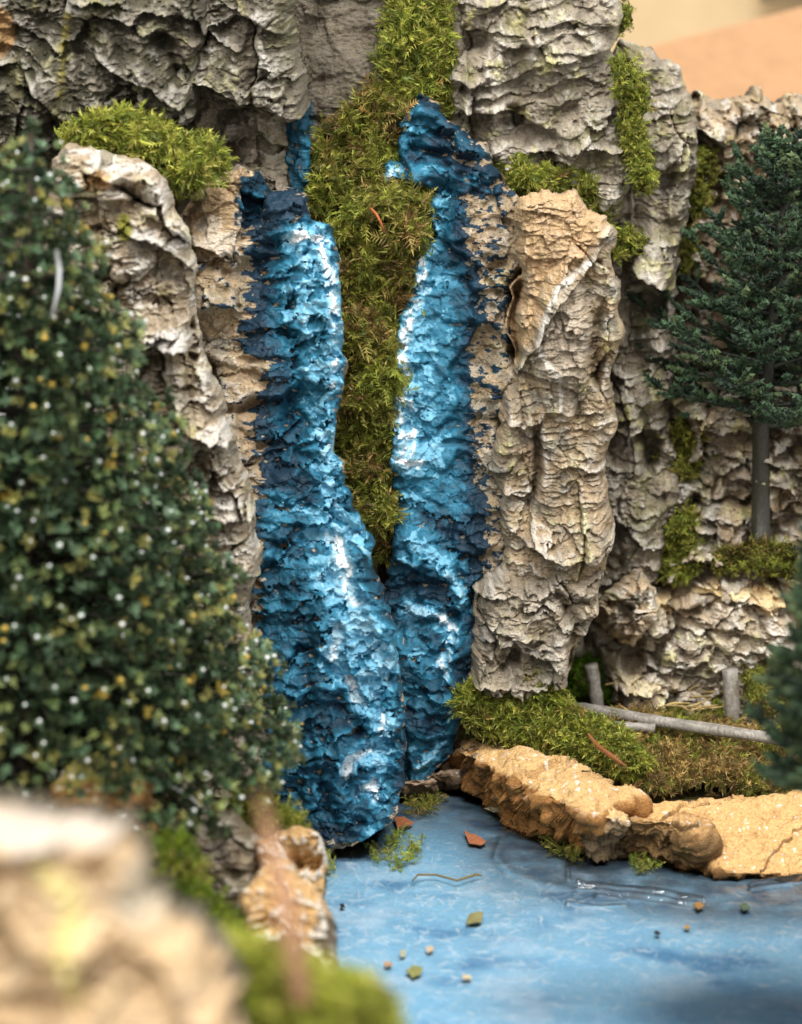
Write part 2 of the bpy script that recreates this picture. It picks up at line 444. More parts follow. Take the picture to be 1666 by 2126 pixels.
# tan board leaning behind the cliffs: top edge rises to the right
q = [W(1150, 150, 0.95), W(2000, -68, 0.80), W(2000, 900, 0.80), W(1150, 900, 0.95)]
qb = [p + np.array([0.0, 0.035, 0.0]) for p in q]
bd = mesh('backdrop_board', q + qb, [[0, 3, 2, 1], [4, 5, 6, 7], [0, 1, 5, 4], [1, 2, 6, 5], [3, 0, 4, 7], [2, 3, 7, 6]], M_BOARD, smooth=False)
tag(bd, 'plain tan board with a sloping top edge behind the cork cliffs', 'board')
q = [W(1585, -60, 1.25), W(2100, -60, 1.25), W(2100, 8, 1.25), W(1585, 6, 1.25)]
qb = [p + np.array([0.0, 0.02, 0.0]) for p in q]
tr = mesh('wall_trim', q + qb, [[0, 3, 2, 1], [4, 5, 6, 7], [0, 1, 5, 4], [1, 2, 6, 5], [3, 0, 4, 7], [2, 3, 7, 6]], M_DARKTRIM, smooth=False)
tag(tr, 'dark strip on the wall in the upper right corner', 'trim')

# pond outline in plan (x, y)
PONDPX = [(640, 1760), (700, 1735), (840, 1640), (880, 1620), (940, 1615), (1100, 1720), (1200, 1775), (1300, 1800), (1500, 1835), (1700, 1835), (1900, 1900), (1900, 2400), (640, 2400), (680, 2050), (640, 1900)]
PP = G(np.array([p[0] for p in PONDPX]), np.array([p[1] for p in PONDPX]), 0.0)
POND = [(p[0], p[1]) for p in PP]
gx = np.linspace(-0.75, 0.75, 300); gy = np.linspace(-1.05, 0.75, 360)
GX, GY = np.meshgrid(gx, gy)
sd = sdpoly(GX, GY, POND)
right = sstep(-0.02, 0.05, GX)
lift = np.where(GX > 0.0, 0.014, 0.045 + 0.05 * sstep(-0.1, -0.3, GX))
GZ = -0.010 + (0.008 + lift) * np.where(GX > 0.02, sstep(-0.03, -0.085, sd), sstep(0.0, -0.035, sd)) + 0.008 * fbm(GX * 22, GY * 22, 5, 4) * sstep(-0.01, -0.05, sd)
GZ = GZ - 0.03 * sstep(0.0, -0.03, sd) * sstep(-0.55, -0.75, GY)
idx = np.arange(GX.size).reshape(GX.shape)
fc = np.stack([idx[:-1, :-1].ravel(), idx[:-1, 1:].ravel(), idx[1:, 1:].ravel(), idx[1:, :-1].ravel()], 1)
gc = mixc(np.broadcast_to(lin(92, 78, 54), GX.shape + (3,)), lin(112, 112, 60), sstep(-0.2, 0.4, fbm(GX * 40, GY * 40, 9, 4)))
tag(mesh('ground', np.stack([GX, GY, GZ], -1).reshape(-1, 3), fc, M_SOIL, gc.reshape(-1, 3)), kind='structure')

# painted pond bed: brush strokes stamped as paint colour
def pond_bed():
    st = 2.0
    x = np.arange(560, 1720, st); y = np.arange(1590, 2190, st)
    X, Y = np.meshgrid(x, y)
    P = G(X, Y, -0.0016)
    wx, wy = P[..., 0], P[..., 1]
    rng = np.random.default_rng(11)
    n1 = fbm(wx * 22, wy * 22, 41, 4); n2 = fbm(wx * 60, wy * 60, 42, 4)
    v = 0.52 + 0.30 * n1 + 0.16 * n2
    # darker grey-blue shallows by the fall and along the right bank
    shore = [(640, 1790), (720, 1740), (850, 1670), (960, 1690), (1060, 1770), (1200, 1830), (1330, 1870), (1480, 1890), (1720, 1880)]
    d, sg, pr = segd(X + 40 * n1, (Y + 26 * n2) , shore)
    wsh = np.interp(X, [600, 760, 900, 1050, 1200, 1400, 1700], [40, 40, 70, 90, 50, 40, 60])
    grey = np.exp(-(d / wsh) ** 2)
    grey = np.maximum(grey, ((Y < np.interp(X, [p[0] for p in shore], [p[1] for p in shore]))).astype(float))
    grey = np.clip(grey * (0.85 + 0.5 * n2), 0, 1)
    dk = sstep(0.0, 1.0, 1.3 - np.hypot((X - 1640) / 330, (Y - 2150) / 170)) + 0.55 * sstep(0, 1, 1.2 - np.hypot((X - 1260) / 330, (Y - 2085) / 80))  # navy patch at lower right painted for the edge fir's cast shadow
    c = mixc(np.broadcast_to(lin(116, 178, 218), X.shape + (3,)), lin(168, 216, 240), np.clip(v, 0, 1))
    c = mixc(c, lin(84, 140, 184), sstep(0.05, 0.45, fbm(wx * 16, wy * 22, 46, 4)) * 0.85)
    # strokes
    layer = np.zeros(X.shape); dens = np.exp(-((X - 1050) / 420) ** 2) * 0.6 + 0.4
    for i in range(2600):
        px = rng.uniform(640, 1700); py = rng.uniform(1750, 2170)
        if rng.random() > 0.35 + 0.65 * float(np.exp(-((px - 980) / 350) ** 2 - ((py - 1930) / 150) ** 2)) + 0.5 * float(np.exp(-((px - 1560) / 160) ** 2 - ((py - 1950) / 60) ** 2)): continue
        a = rng.normal(0.15, 1.1); l = rng.uniform(8, 42)
        ex, ey = math.cos(a) * l, math.sin(a) * l * 0.38; bend = rng.normal(0, 3); w = rng.uniform(1.2, 3.0); s_ = rng.uniform(0.1, 0.75)
        for t in np.linspace(0, 1, 14):
            qx = px + ex * t; qy = py + ey * t + bend * math.sin(3.14 * t)
            i0 = int((qy - 1590) / st); j0 = int((qx - 560) / st)
            if 2 <= i0 < X.shape[0] - 2 and 2 <= j0 < X.shape[1] - 2:
                r = 1 if w < 2.2 else 2
                sub = layer[i0:i0 + r, j0:j0 + r]; np.maximum(sub, 1.25 * s_ * (0.4 + 0.6 * math.sin(3.14 * t)), out=sub)
    c = mixc(c, lin(206, 228, 242), layer)
    c = mixc(c, lin(198, 224, 242), sstep(0.0, 0.5, fbm(wx * 26, wy * 34, 58, 5)) * 0.6)
    br = ridged(wx * 150 + 2 * n2, wy * 190 + 3 * n1, 51, 3)
    c = mixc(c, lin(190, 214, 232), sstep(0.80, 0.97, br) * sstep(-0.2, 0.3, fbm(wx * 30, wy * 30, 52, 3)) * 0.9)
    c = mixc(c, lin(74, 84, 92), grey * 0.94)
    c = mixc(c, lin(46, 92, 140), sstep(0.15, 0.5, n2) * grey * 0.35)
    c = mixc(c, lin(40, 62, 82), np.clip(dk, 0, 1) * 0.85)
    idx = np.arange(X.size).reshape(X.shape)
    f = np.stack([idx[:-1, :-1].ravel(), idx[1:, :-1].ravel(), idx[1:, 1:].ravel(), idx[:-1, 1:].ravel()], 1)
    P[..., 2] += layer * 0.0006 + 0.0006 * n2
    return mesh('pond_bed', P.reshape(-1, 3), f, material('painted_pond_bed', 0.5, 0.4, ((300, 0.001, 1),), 0.12, 500), c.reshape(-1, 3))
tag(pond_bed(), kind='structure')

# clear resin sheet over the bed, with a raised lip along the right bank
m = bpy.data.materials.new('clear_resin'); m.use_nodes = True
nt = m.node_tree; nt.nodes.remove(nt.nodes['Principled BSDF'])
tr_ = nt.nodes.new('ShaderNodeBsdfTransparent'); tr_.inputs[0].default_value = (0.98, 0.99, 1.0, 1)
gl = nt.nodes.new('ShaderNodeBsdfGlossy'); gl.inputs['Roughness'].default_value = 0.05
fr = nt.nodes.new('ShaderNodeFresnel'); fr.inputs['IOR'].default_value = 1.55
bn = nt.nodes.new('ShaderNodeTexNoise'); bn.inputs['Scale'].default_value = 160; bn.inputs['Detail'].default_value = 4
bp = nt.nodes.new('ShaderNodeBump'); bp.inputs['Distance'].default_value = 0.0004; bp.inputs['Strength'].default_value = 0.8
tcn = nt.nodes.new('ShaderNodeTexCoord'); nt.links.new(tcn.outputs['Object'], bn.inputs['Vector']); nt.links.new(bn.outputs['Fac'], bp.inputs['Height'])
nt.links.new(bp.outputs['Normal'], gl.inputs['Normal']); nt.links.new(bp.outputs['Normal'], fr.inputs['Normal'])
mx = nt.nodes.new('ShaderNodeMixShader'); nt.links.new(fr.outputs[0], mx.inputs[0]); nt.links.new(tr_.outputs[0], mx.inputs[1]); nt.links.new(gl.outputs[0], mx.inputs[2])
nt.links.new(mx.outputs[0], nt.nodes['Material Output'].inputs['Surface'])
M_RESIN = m
st = 2.0
X, Y = np.meshgrid(np.arange(560, 1720, st), np.arange(1590, 2190, st))
P = G(X, Y, 0.0)
wx, wy = P[..., 0], P[..., 1]
z = 0.0005 * fbm(wx * 40, wy * 40, 77, 3)
for pts, w, A in (([(1040, 1745), (1030, 1775), (1060, 1810), (1130, 1835), (1200, 1843)], 9, 0.0013),
                  ([(1200, 1843), (1250, 1846), (1360, 1858), (1462, 1876)], 4.5, 0.0042), ([(1240, 1856), (1330, 1866), (1440, 1884)], 4.0, 0.0034),
                  ([(1060, 1735), (1110, 1745), (1190, 1800), (1260, 1830)], 9, 0.0010), ([(1180, 1872), (1240, 1880), (1300, 1876)], 4, 0.0022),
                  ([(1560, 1842), (1620, 1832), (1720, 1824)], 5, 0.0036), ([(1180, 1796), (1182, 1820)], 4, 0.002)):
    d, sg, pr = segd(X + 3 * fbm(X / 60, Y / 40, 3, 3), Y + 3 * fbm(X / 50, Y / 50, 4, 3), pts)
    z = z + A * np.exp(-(d / w) ** 2)
P[..., 2] = z
idx = np.arange(X.size).reshape(X.shape)
tag(mesh('pond_water', P.reshape(-1, 3), np.stack([idx[:-1, :-1].ravel(), idx[1:, :-1].ravel(), idx[1:, 1:].ravel(), idx[:-1, 1:].ravel()], 1), M_RESIN), kind='structure')

# ------------------------------------------------------------------ painted waterfall, left slab
WLP = [(652, 466), (690, 474), (700, 560), (710, 700), (712, 800), (692, 860), (692, 930), (718, 1010), (735, 1060), (768, 1125), (766, 1160), (798, 1250), (816, 1330), (832, 1450), (838, 1550), (832, 1640), (810, 1692), (740, 1735), (680, 1762), (636, 1745), (588, 1722), (540, 1600), (500, 1400), (470, 1200), (440, 1000), (400, 850), (380, 700), (380, 600), (400, 540), (470, 520), (530, 470), (556, 412), (600, 398), (636, 404), (640, 462)]
WL_L = [([(610, 500), (650, 480), (670, 500)], 29, 1.05), ([(650, 480), (676, 560), (690, 640), (696, 740), (690, 800)], 22, 0.91),
        ([(640, 520), (640, 620), (650, 720), (655, 820), (665, 900), (680, 960)], 46, 0.70), ([(690, 560), (696, 620)], 7, 1.0),
        ([(690, 880), (684, 960)], 14, 0.85), ([(600, 560), (590, 640), (600, 720)], 40, 0.45),
        ([(690, 1000), (700, 1080), (740, 1110)], 40, 0.74), ([(560, 1030), (640, 1060), (700, 1090)], 22, 0.5),
        ([(640, 1110), (690, 1108), (710, 1160), (722, 1220), (735, 1245)], 25, 1.03), ([(745, 1075), (768, 1140)], 22, 0.62),
        ([(690, 1180), (740, 1290), (760, 1340), (790, 1360)], 52, 0.76), ([(700, 1300), (690, 1350), (700, 1380)], 34, 0.88),
        ([(712, 1390), (735, 1420), (745, 1450)], 17, 1.05), ([(790, 1370), (805, 1410)], 15, 0.94), ([(770, 1420), (790, 1470), (785, 1500)], 15, 0.89),
        ([(740, 1360), (780, 1420), (790, 1500), (780, 1560)], 42, 0.70), ([(770, 1535), (720, 1560), (710, 1610)], 17, 0.97), ([(735, 1630), (770, 1615), (780, 1640)], 17, 1.04),
        ([(620, 1420), (560, 1440)], 34, 0.34), ([(650, 1530), (720, 1530)], 34, 0.34), ([(600, 1320), (660, 1300)], 30, 0.33), ([(600, 1600), (690, 1590)], 40, 0.30),
        ([(770, 1600), (800, 1640), (760, 1710)], 26, 0.45), ([(560, 1150), (640, 1170)], 40, 0.30), ([(560, 1080), (600, 1060)], 30, 0.42), ([(560, 1240), (640, 1250)], 40, 0.28), ([(540, 1300), (600, 1330), (600, 1420), (620, 1500), (640, 1620)], 60, 0.27), ([(640, 1650), (740, 1670)], 30, 0.26), ([(570, 900), (600, 850)], 40, 0.22)]
def wl_paint(s, h):
    s.L = streams(s, WL_L, 300)
    imp = ridged(s.u / 34, s.v / 26, 311, 4); b2 = fbm(s.u / 12, s.v / 10, 313, 3)
    w = fbm(s.u / 18, s.v / 18, 315, 3) * 16
    fk, ek, s.rk, _ = facets(s.u + w, s.v + w, 26, 19, 317, 1.5, 0.1)
    fl, el, s.rl, _ = facets(s.u - 1.6 * w, s.v + w * 1.4 + 0.15 * s.u, 74, 36, 319, 1.1, 0.15)
    h = 0.25 * h + 0.75 * blur(h, 3)
    h = h * (1 - 0.35 * sstep(0.35, 0.9, s.L))
    return h + 0.0034 * fl + 0.0004 * fk + sstep(0.3, 0.8, s.L) * (0.0030 * imp ** 2 + 0.0010 * b2 + 0.0015 * fk)
s = slab(WLP, (-0.045, 0.20, 0.05), 1.7, 301, T=0.010, edge=24, low=0.007, grow=6, back=0.06, plate=(150, 90, 0.0060, 0.005), st=((56, 0.0036, 0.05), (21, 0.0030, 0.04)), fine=0.0012, jit=10, paint=wl_paint,
         feats=(('ramp', (400, 900), (690, 1000), 0.022), ('lip', [(540, 500), (620, 486), (690, 490)], 40, 0.006), ('crack', [(430, 740), (445, 800), (462, 850)], 7, 0.016), ('crack', [(460, 850), (500, 848), (540, 838)], 5, 0.008), ('lip', [(400, 640), (450, 632), (520, 640)], 30, 0.008), ('bump', 745, 1110, 34, 60, 0.008), ('lip', [(690, 1085), (745, 1120), (770, 1155)], 26, 0.006), ('crack', [(575, 690), (620, 715), (640, 700)], 12, 0.009), ('crack', [(590, 900), (610, 830), (640, 800)], 13, 0.008),
                ('lip', [(570, 660), (640, 690), (700, 690)], 30, 0.006), ('crack', [(700, 1400), (740, 1500), (690, 1440)], 14, 0.008), ('bump', 660, 640, 60, 180, 0.010), ('bump', 730, 1400, 90, 300, 0.012), ('bump', 630, 1420, 70, 34, 0.005), ('bump', 690, 1540, 70, 50, 0.006)))
cov_poly = [(520, 470), (550, 400), (640, 390), (650, 460), (700, 460), (720, 800), (700, 930), (790, 1130), (850, 1400), (850, 1640), (760, 1730), (640, 1722), (560, 1690), (545, 1500), (535, 1250), (525, 1080), (545, 960), (520, 860), (560, 760), (490, 720), (520, 620), (510, 540)]
cv = sdpoly(s.X + 46 * fbm(s.u / 40, s.v / 12, 331, 4), s.Y + 14 * fbm(s.u / 30, s.v / 20, 332, 4), cov_poly)
cov = sstep(-12, 20, cv) * 1.15 + 0.22 * s.hp + 0.40 * fbm(s.u / 16, s.v / 7, 333, 4)
blue = (cov > 0.42) | (s.L > 0.5)
blue &= ~((s.hp < -0.9) & (fbm(s.u / 22, s.v / 10, 335, 3) > 0.28) & (s.L < 0.5))
tt = s.L + 0.10 + 0.05 * np.clip(s.hp, -1.0, 1.6) + 0.24 * fbm(s.u / 44, s.v / 20, 336, 3) - 0.16 - 0.14 * sstep(610, 520, s.X) * sstep(1300, 1000, s.Y) - 0.14 * sstep(480, 440, s.Y) + 0.06 * sstep(900, 1200, s.Y) + (0.12 + 0.22 * sstep(0.25, 0.6, s.L)) * (s.rk - 0.5) + 0.20 * (s.rl - 0.5) + 0.12 * fbm(s.u / 8, s.v / 6, 338, 3)  # deeper blue at the upper left and top paints in the shadow there
tt = np.where(s.L > 0.8, tt, np.minimum(tt, 0.80))
rock = cork_colour(s, 340, tan=0.4, green=0.2, white=0.5, dark=0.15)
C = np.where(blue[..., None], blue_ramp(tt), rock)
foam = blue & (blur(tt, 1) > 0.80)
WF_L = finish(s, 'painted_waterfall', 'left branch of the waterfall, blue paint with white foam streaks on a cork slab', 'waterfall', C, 'branches of the painted waterfall', parts='none',
              classes=[('blue_paint', blue & ~foam, M_PAINT), ('white_foam_paint', foam, M_FOAM)])

# ------------------------------------------------------------------ painted waterfall, right slab
WRP = [(850, 225), (872, 204), (905, 225), (940, 262), (1000, 300), (1030, 350), (1066, 400), (1096, 470), (1104, 560), (1100, 640), (1096, 720), (1090, 800), (1076, 870), (1066, 950), (1060, 1040), (1056, 1130), (1030, 1220), (1010, 1300), (996, 1400), (966, 1480), (935, 1560), (892, 1610), (846, 1640), (812, 1600), (806, 1400), (798, 1240), (816, 1170), (820, 1050), (814, 900), (818, 800), (824, 700), (848, 620), (862, 520), (872, 450), (900, 402), (850, 400), (800, 388), (794, 350), (832, 310), (832, 250)]
WR_L = [([(920, 400), (910, 470), (890, 520)], 34, 0.56), ([(872, 530), (885, 560), (872, 590), (890, 600)], 12, 0.91), ([(900, 600), (930, 560)], 30, 0.44),
        ([(870, 630), (845, 690), (838, 740), (850, 780)], 26, 0.86), ([(840, 790), (838, 850), (845, 900), (850, 960)], 30, 0.83), ([(850, 830), (862, 850)], 15, 0.94), ([(830, 945), (850, 955), (875, 960)], 22, 1.05), ([(860, 900), (850, 930)], 25, 0.94),
        ([(880, 640), (885, 760), (890, 860), (890, 960), (880, 1010)], 46, 0.58), ([(905, 900), (915, 960)], 16, 0.7), ([(925, 650), (930, 800), (935, 950), (940, 1040)], 34, 0.40),
        ([(835, 1030), (850, 1080), (880, 1130), (930, 1165)], 34, 0.52), ([(840, 1150), (900, 1160)], 30, 0.4), ([(930, 1180), (960, 1220), (965, 1260)], 16, 0.68),
        ([(850, 1260), (900, 1275), (930, 1290), (950, 1310)], 24, 0.74), ([(915, 1275), (945, 1300), (940, 1320)], 14, 1.04), ([(935, 1350), (920, 1370), (930, 1390)], 14, 0.87), ([(840, 1330), (880, 1350), (910, 1380)], 36, 0.46),
        ([(850, 1430), (900, 1450), (940, 1450)], 26, 0.42), ([(945, 1480), (930, 1520), (900, 1560), (870, 1590)], 16, 0.66), ([(850, 1520), (880, 1560)], 30, 0.36), ([(860, 240), (900, 260), (870, 300)], 26, 0.36), ([(830, 350), (812, 365)], 19, 0.97), ([(860, 360), (910, 350)], 26, 0.46), ([(940, 375), (990, 372), (1030, 385)], 13, 0.5), ([(850, 270), (835, 330)], 18, 0.5), ([(960, 300), (1000, 320)], 20, 0.18)]
def wr_paint(s, h):
    s.L = streams(s, WR_L, 400)
    imp = ridged(s.u / 30, s.v / 26, 411, 4); b2 = fbm(s.u / 12, s.v / 10, 413, 3)
    flat = np.exp(-((s.X - 910) / 60) ** 2) * sstep(480, 600, s.Y) * sstep(1120, 1000, s.Y)
    h = h * (1 - 0.6 * flat)
    w = fbm(s.u / 18, s.v / 18, 415, 3) * 16
    fk, ek, s.rk, _ = facets(s.u + w, s.v + w, 26, 20, 417, 1.5, 0.1)
    fl, el, s.rl, _ = facets(s.u - 1.5 * w, s.v + w * 1.4, 60, 46, 419, 1.0, 0.15)
    h = 0.25 * h + 0.75 * blur(h, 3)
    return h + (1 - 0.7 * flat) * (0.0026 * fl + 0.0004 * fk) + sstep(0.35, 0.8, s.L) * (0.0030 * imp ** 2 + 0.0010 * b2 + 0.0015 * fk)
s = slab(WRP, (0.028, 0.15, -0.08), 1.7, 401, T=0.010, edge=24, low=0.007, grow=6, back=0.06, plate=(110, 100, 0.006, 0.006), st=((60, 0.0045, -0.04), (22, 0.0028, -0.04)), fine=0.0012, jit=9, paint=wr_paint, pit=0.002,
         feats=(('lip', [(835, 370), (900, 390), (960, 372), (1050, 405)], 30, 0.005), ('crack', [(1010, 560), (1035, 545), (1040, 530)], 16, 0.018), ('crack', [(1086, 540), (1070, 640), (1078, 770)], 12, 0.035), ('crack', [(1060, 800), (1046, 900), (1040, 1000)], 8, 0.014), ('crack', [(800, 1235), (860, 1215), (930, 1195)], 12, 0.004), ('lip', [(830, 1150), (900, 1185), (985, 1180)], 40, 0.003), ('lip', [(860, 595), (930, 562), (990, 565)], 24, 0.004),
                ('bump', 850, 940, 40, 60, 0.008), ('bump', 890, 1400, 90, 120, 0.008), ('bump', 845, 362, 55, 30, 0.004), ('crack', [(840, 300), (900, 318), (1000, 345)], 9, 0.009), ('crack', [(860, 250), (930, 280), (960, 330)], 8, 0.007), ('crack', [(900, 340), (950, 350), (990, 385)], 8, 0.007), ('crack', [(800, 395), (860, 400), (905, 398)], 10, 0.012)))
cov_poly = [(790, 380), (830, 230), (875, 200), (960, 270), (1040, 350), (1040, 400), (960, 400), (962, 520), (990, 560), (1000, 650), (970, 720), (975, 900), (985, 1000), (1010, 1050), (1000, 1180), (985, 1300), (975, 1400), (965, 1490), (930, 1570), (850, 1625), (790, 1640), (790, 1200), (800, 900), (810, 700), (860, 520), (870, 400)]
cv = sdpoly(s.X + 20 * fbm(s.u / 24, s.v / 14, 431, 4), s.Y + 14 * fbm(s.u / 30, s.v / 20, 432, 4), cov_poly)
cov = sstep(-26, 16, cv) * 1.15 + 0.22 * s.hp + 0.45 * fbm(s.u / 18, s.v / 9, 433, 4)
dab = sstep(-0.02, 0.18, fbm(s.u / 30, s.v / 13, 437, 4)) * sstep(-120, -30, cv)
cov = np.maximum(cov, dab * 0.95 * sstep(-0.9, 0.0, s.hp))
cov = cov - 0.9 * sstep(430, 330, s.Y) * sstep(0.0, 0.35, fbm(s.u / 26, s.v / 18, 439, 3)) * sstep(900, 960, s.X)
blue = (cov > 0.42) | (s.L > 0.5)
blue &= ~((s.hp < -0.9) & (fbm(s.u / 22, s.v / 10, 435, 3) > 0.30) & (s.L < 0.5))
tt = s.L + 0.10 + 0.05 * np.clip(s.hp, -1.0, 1.6) + 0.22 * fbm(s.u / 44, s.v / 22, 436, 3) - 0.16 * sstep(960, 1020, s.X) + 0.09 * sstep(470, 600, s.Y) - 0.17 + (0.12 + 0.20 * sstep(0.25, 0.6, s.L)) * (s.rk - 0.5) + 0.14 * (s.rl - 0.5) + 0.12 * fbm(s.u / 8, s.v / 6, 438, 3)
tt = np.where(s.L > 0.8, tt, np.minimum(tt, 0.80))
rock = cork_colour(s, 440, tan=0.35, green=0.3, white=0.4, dark=0.15)
C = np.where(blue[..., None], blue_ramp(tt), rock)
foam = blue & (blur(tt, 1) > 0.80)
WF_R = finish(s, 'painted_waterfall', 'right branch of the waterfall, blue paint over grey cork beside the moss strip', 'waterfall', C, 'branches of the painted waterfall', parts='none',
              classes=[('blue_paint', blue & ~foam, M_PAINT), ('white_foam_paint', foam, M_FOAM)])

# thin third strand running down the recess left of the moss
s = slab([(600, 222), (632, 200), (644, 300), (640, 390), (640, 480), (586, 480), (596, 390), (590, 310)], (0.035, 0.10, 0.0), 2.0, 461, T=0.012, edge=20, low=0.004, plate=(70, 90, 0.003, 0.002), st=((50, 0.003, 0.0),), fine=0.0009, jit=8, grow=2)
tt = 0.26 + 0.22 * fbm(s.u / 24, s.v / 40, 462, 3) + 0.10 * fbm(s.u / 6, s.v / 30, 463, 3) + 0.2 * np.exp(-np.hypot((s.X - 640) / 12, (s.Y - 320) / 30) ** 2)
ex = (fbm(s.u / 12, s.v / 30, 464, 3) - 0.012 * (s.X - 606)) > 0.18
finish(s, 'painted_waterfall', 'thin dull blue strand above the left branch, beside the hanging moss', 'waterfall', np.where(ex[..., None], lin(120, 106, 84), blue_ramp(tt)), 'branches of the painted waterfall', parts='none', classes=[('blue_paint', ~ex, M_PAINT)])

# ------------------------------------------------------------------ cork cliffs
CL = 'cork bark pieces of the cliff'
def cliff(name, label, poly, plane, step, seed, colour, cat='cork bark', mat=None, tweak=None, **kw):
    kw.setdefault('back', 0.06); kw.setdefault('fold', 0.007)
    kw['edge'] = max(26, kw.get('edge', 70) * 0.55); kw['T'] = kw.get('T', 0.03) * 0.8
    s = slab(poly, plane, step, seed, **kw)
    C = cork_colour(s, seed + 500, **colour)
    if tweak: C = tweak(s, C)
    return finish(s, name, label, cat, C, CL, mat=mat)

# recess behind the two branches, with a smear of blue down its left side
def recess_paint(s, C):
    C = mixc(C, lin(84, 76, 62), np.full(s.X.shape, 0.6))  # brown-grey mixed over the cork to paint in the recess shade
    d, _, pr = segd(s.X + 14 * fbm(s.u / 20, s.v / 30, 3, 3), s.Y, [(622, 205), (618, 330), (612, 480)])
    mk = sstep(34, 22, d + 8 * fbm(s.u / 8, s.v / 20, 8, 3))
    C = mixc(C, blue_ramp(0.30 + 0.25 * fbm(s.u / 30, s.v / 30, 21, 3)), mk)
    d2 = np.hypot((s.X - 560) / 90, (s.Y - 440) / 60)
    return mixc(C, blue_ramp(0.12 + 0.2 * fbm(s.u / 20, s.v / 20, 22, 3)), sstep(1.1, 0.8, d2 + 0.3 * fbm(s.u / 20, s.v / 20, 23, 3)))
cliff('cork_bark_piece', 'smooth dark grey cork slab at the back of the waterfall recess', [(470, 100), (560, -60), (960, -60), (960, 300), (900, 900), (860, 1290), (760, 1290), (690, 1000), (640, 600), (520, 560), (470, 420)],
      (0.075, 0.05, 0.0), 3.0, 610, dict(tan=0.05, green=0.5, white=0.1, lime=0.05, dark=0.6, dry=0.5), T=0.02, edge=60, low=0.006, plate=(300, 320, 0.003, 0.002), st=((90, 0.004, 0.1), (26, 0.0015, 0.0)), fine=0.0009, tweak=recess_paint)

cliff('cork_bark_piece', 'dark cork backing seen only in the gaps between the front slabs', [(60, 200), (1300, 200), (1330, 1480), (60, 1700)],
      (0.125, 0.0, 0.0), 5.0, 615, dict(tan=0.1, green=0.3, white=0.15, lime=0.1, dark=0.8), T=0.02, edge=60)
# upper left overhang
def ul_col(s, C):
    for pts, w in (([(148, 0), (140, 60), (135, 160)], 7), ([(462, 10), (470, 60)], 9)):
        d, _, _ = segd(s.X + 10 * fbm(s.u / 16, s.v / 16, 5, 3), s.Y, pts)
        C = mixc(C, lin(206, 190, 96), sstep(w * 1.5, w * 0.4, d) * sstep(-0.5, 0.2, fbm(s.u / 12, s.v / 14, 8, 3)))
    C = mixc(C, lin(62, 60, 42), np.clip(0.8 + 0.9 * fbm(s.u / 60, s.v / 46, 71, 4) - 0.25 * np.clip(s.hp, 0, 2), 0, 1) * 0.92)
    d = np.hypot((s.X - 5) / 34, (s.Y - 40) / 60); C = C * 0.78; C = mixc(C, lin(180, 144, 100), sstep(1.1, 0.8, d))  # whole overhang multiplied darker to paint in its weaker light; cut end stays tan
    return C
def ul2_col(s, C): return 0.82 * mixc(C, lin(66, 64, 46), np.clip(0.62 + 0.9 * fbm(s.u / 50, s.v / 40, 72, 4) - 0.25 * np.clip(s.hp, 0, 2), 0, 1) * 0.7)  # olive lichen tone, plus overall darkening painted in for weaker light
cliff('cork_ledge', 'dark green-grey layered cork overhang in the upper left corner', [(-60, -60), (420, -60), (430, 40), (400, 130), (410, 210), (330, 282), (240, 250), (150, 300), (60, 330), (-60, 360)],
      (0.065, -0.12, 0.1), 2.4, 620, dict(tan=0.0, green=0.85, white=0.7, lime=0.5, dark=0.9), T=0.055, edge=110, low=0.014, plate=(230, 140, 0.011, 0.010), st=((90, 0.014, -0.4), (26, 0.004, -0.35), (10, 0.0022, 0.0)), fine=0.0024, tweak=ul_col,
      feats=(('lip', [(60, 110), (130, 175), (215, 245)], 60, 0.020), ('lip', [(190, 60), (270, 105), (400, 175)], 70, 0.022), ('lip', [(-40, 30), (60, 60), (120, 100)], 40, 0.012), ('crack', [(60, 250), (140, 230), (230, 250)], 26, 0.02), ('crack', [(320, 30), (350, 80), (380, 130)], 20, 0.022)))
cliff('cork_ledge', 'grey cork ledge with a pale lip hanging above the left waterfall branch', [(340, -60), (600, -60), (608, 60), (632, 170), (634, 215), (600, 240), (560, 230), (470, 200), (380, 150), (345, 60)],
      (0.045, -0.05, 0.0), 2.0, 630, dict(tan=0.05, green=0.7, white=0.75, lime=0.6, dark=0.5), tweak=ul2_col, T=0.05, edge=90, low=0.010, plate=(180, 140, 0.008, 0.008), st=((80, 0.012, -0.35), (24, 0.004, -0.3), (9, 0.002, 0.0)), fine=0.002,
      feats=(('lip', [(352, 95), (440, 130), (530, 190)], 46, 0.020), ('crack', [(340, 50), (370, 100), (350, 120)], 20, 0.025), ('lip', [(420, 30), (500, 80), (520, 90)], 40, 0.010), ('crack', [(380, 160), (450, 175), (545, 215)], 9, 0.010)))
cliff('cork_bark_piece', 'brown-grey cork face under the upper left overhang beside the blue smear', [(180, 150), (330, 140), (480, 180), (600, 215), (606, 300), (596, 420), (560, 450), (480, 420), (400, 400), (200, 380), (140, 330)],
      (0.075, 0.05, 0.05), 2.4, 640, dict(tan=0.1, green=0.6, white=0.35, lime=0.35, dark=0.45), T=0.045, edge=90, low=0.010, plate=(170, 160, 0.010, 0.008), st=((90, 0.008, -0.5), (26, 0.003, -0.3), (10, 0.0014, 0.0)), fine=0.001,
      feats=(('crack', [(330, 300), (380, 200), (420, 200)], 26, 0.018), ('crack', [(470, 280), (500, 320), (510, 330)], 14, 0.018), ('lip', [(400, 240), (480, 300), (520, 350)], 40, 0.010)))
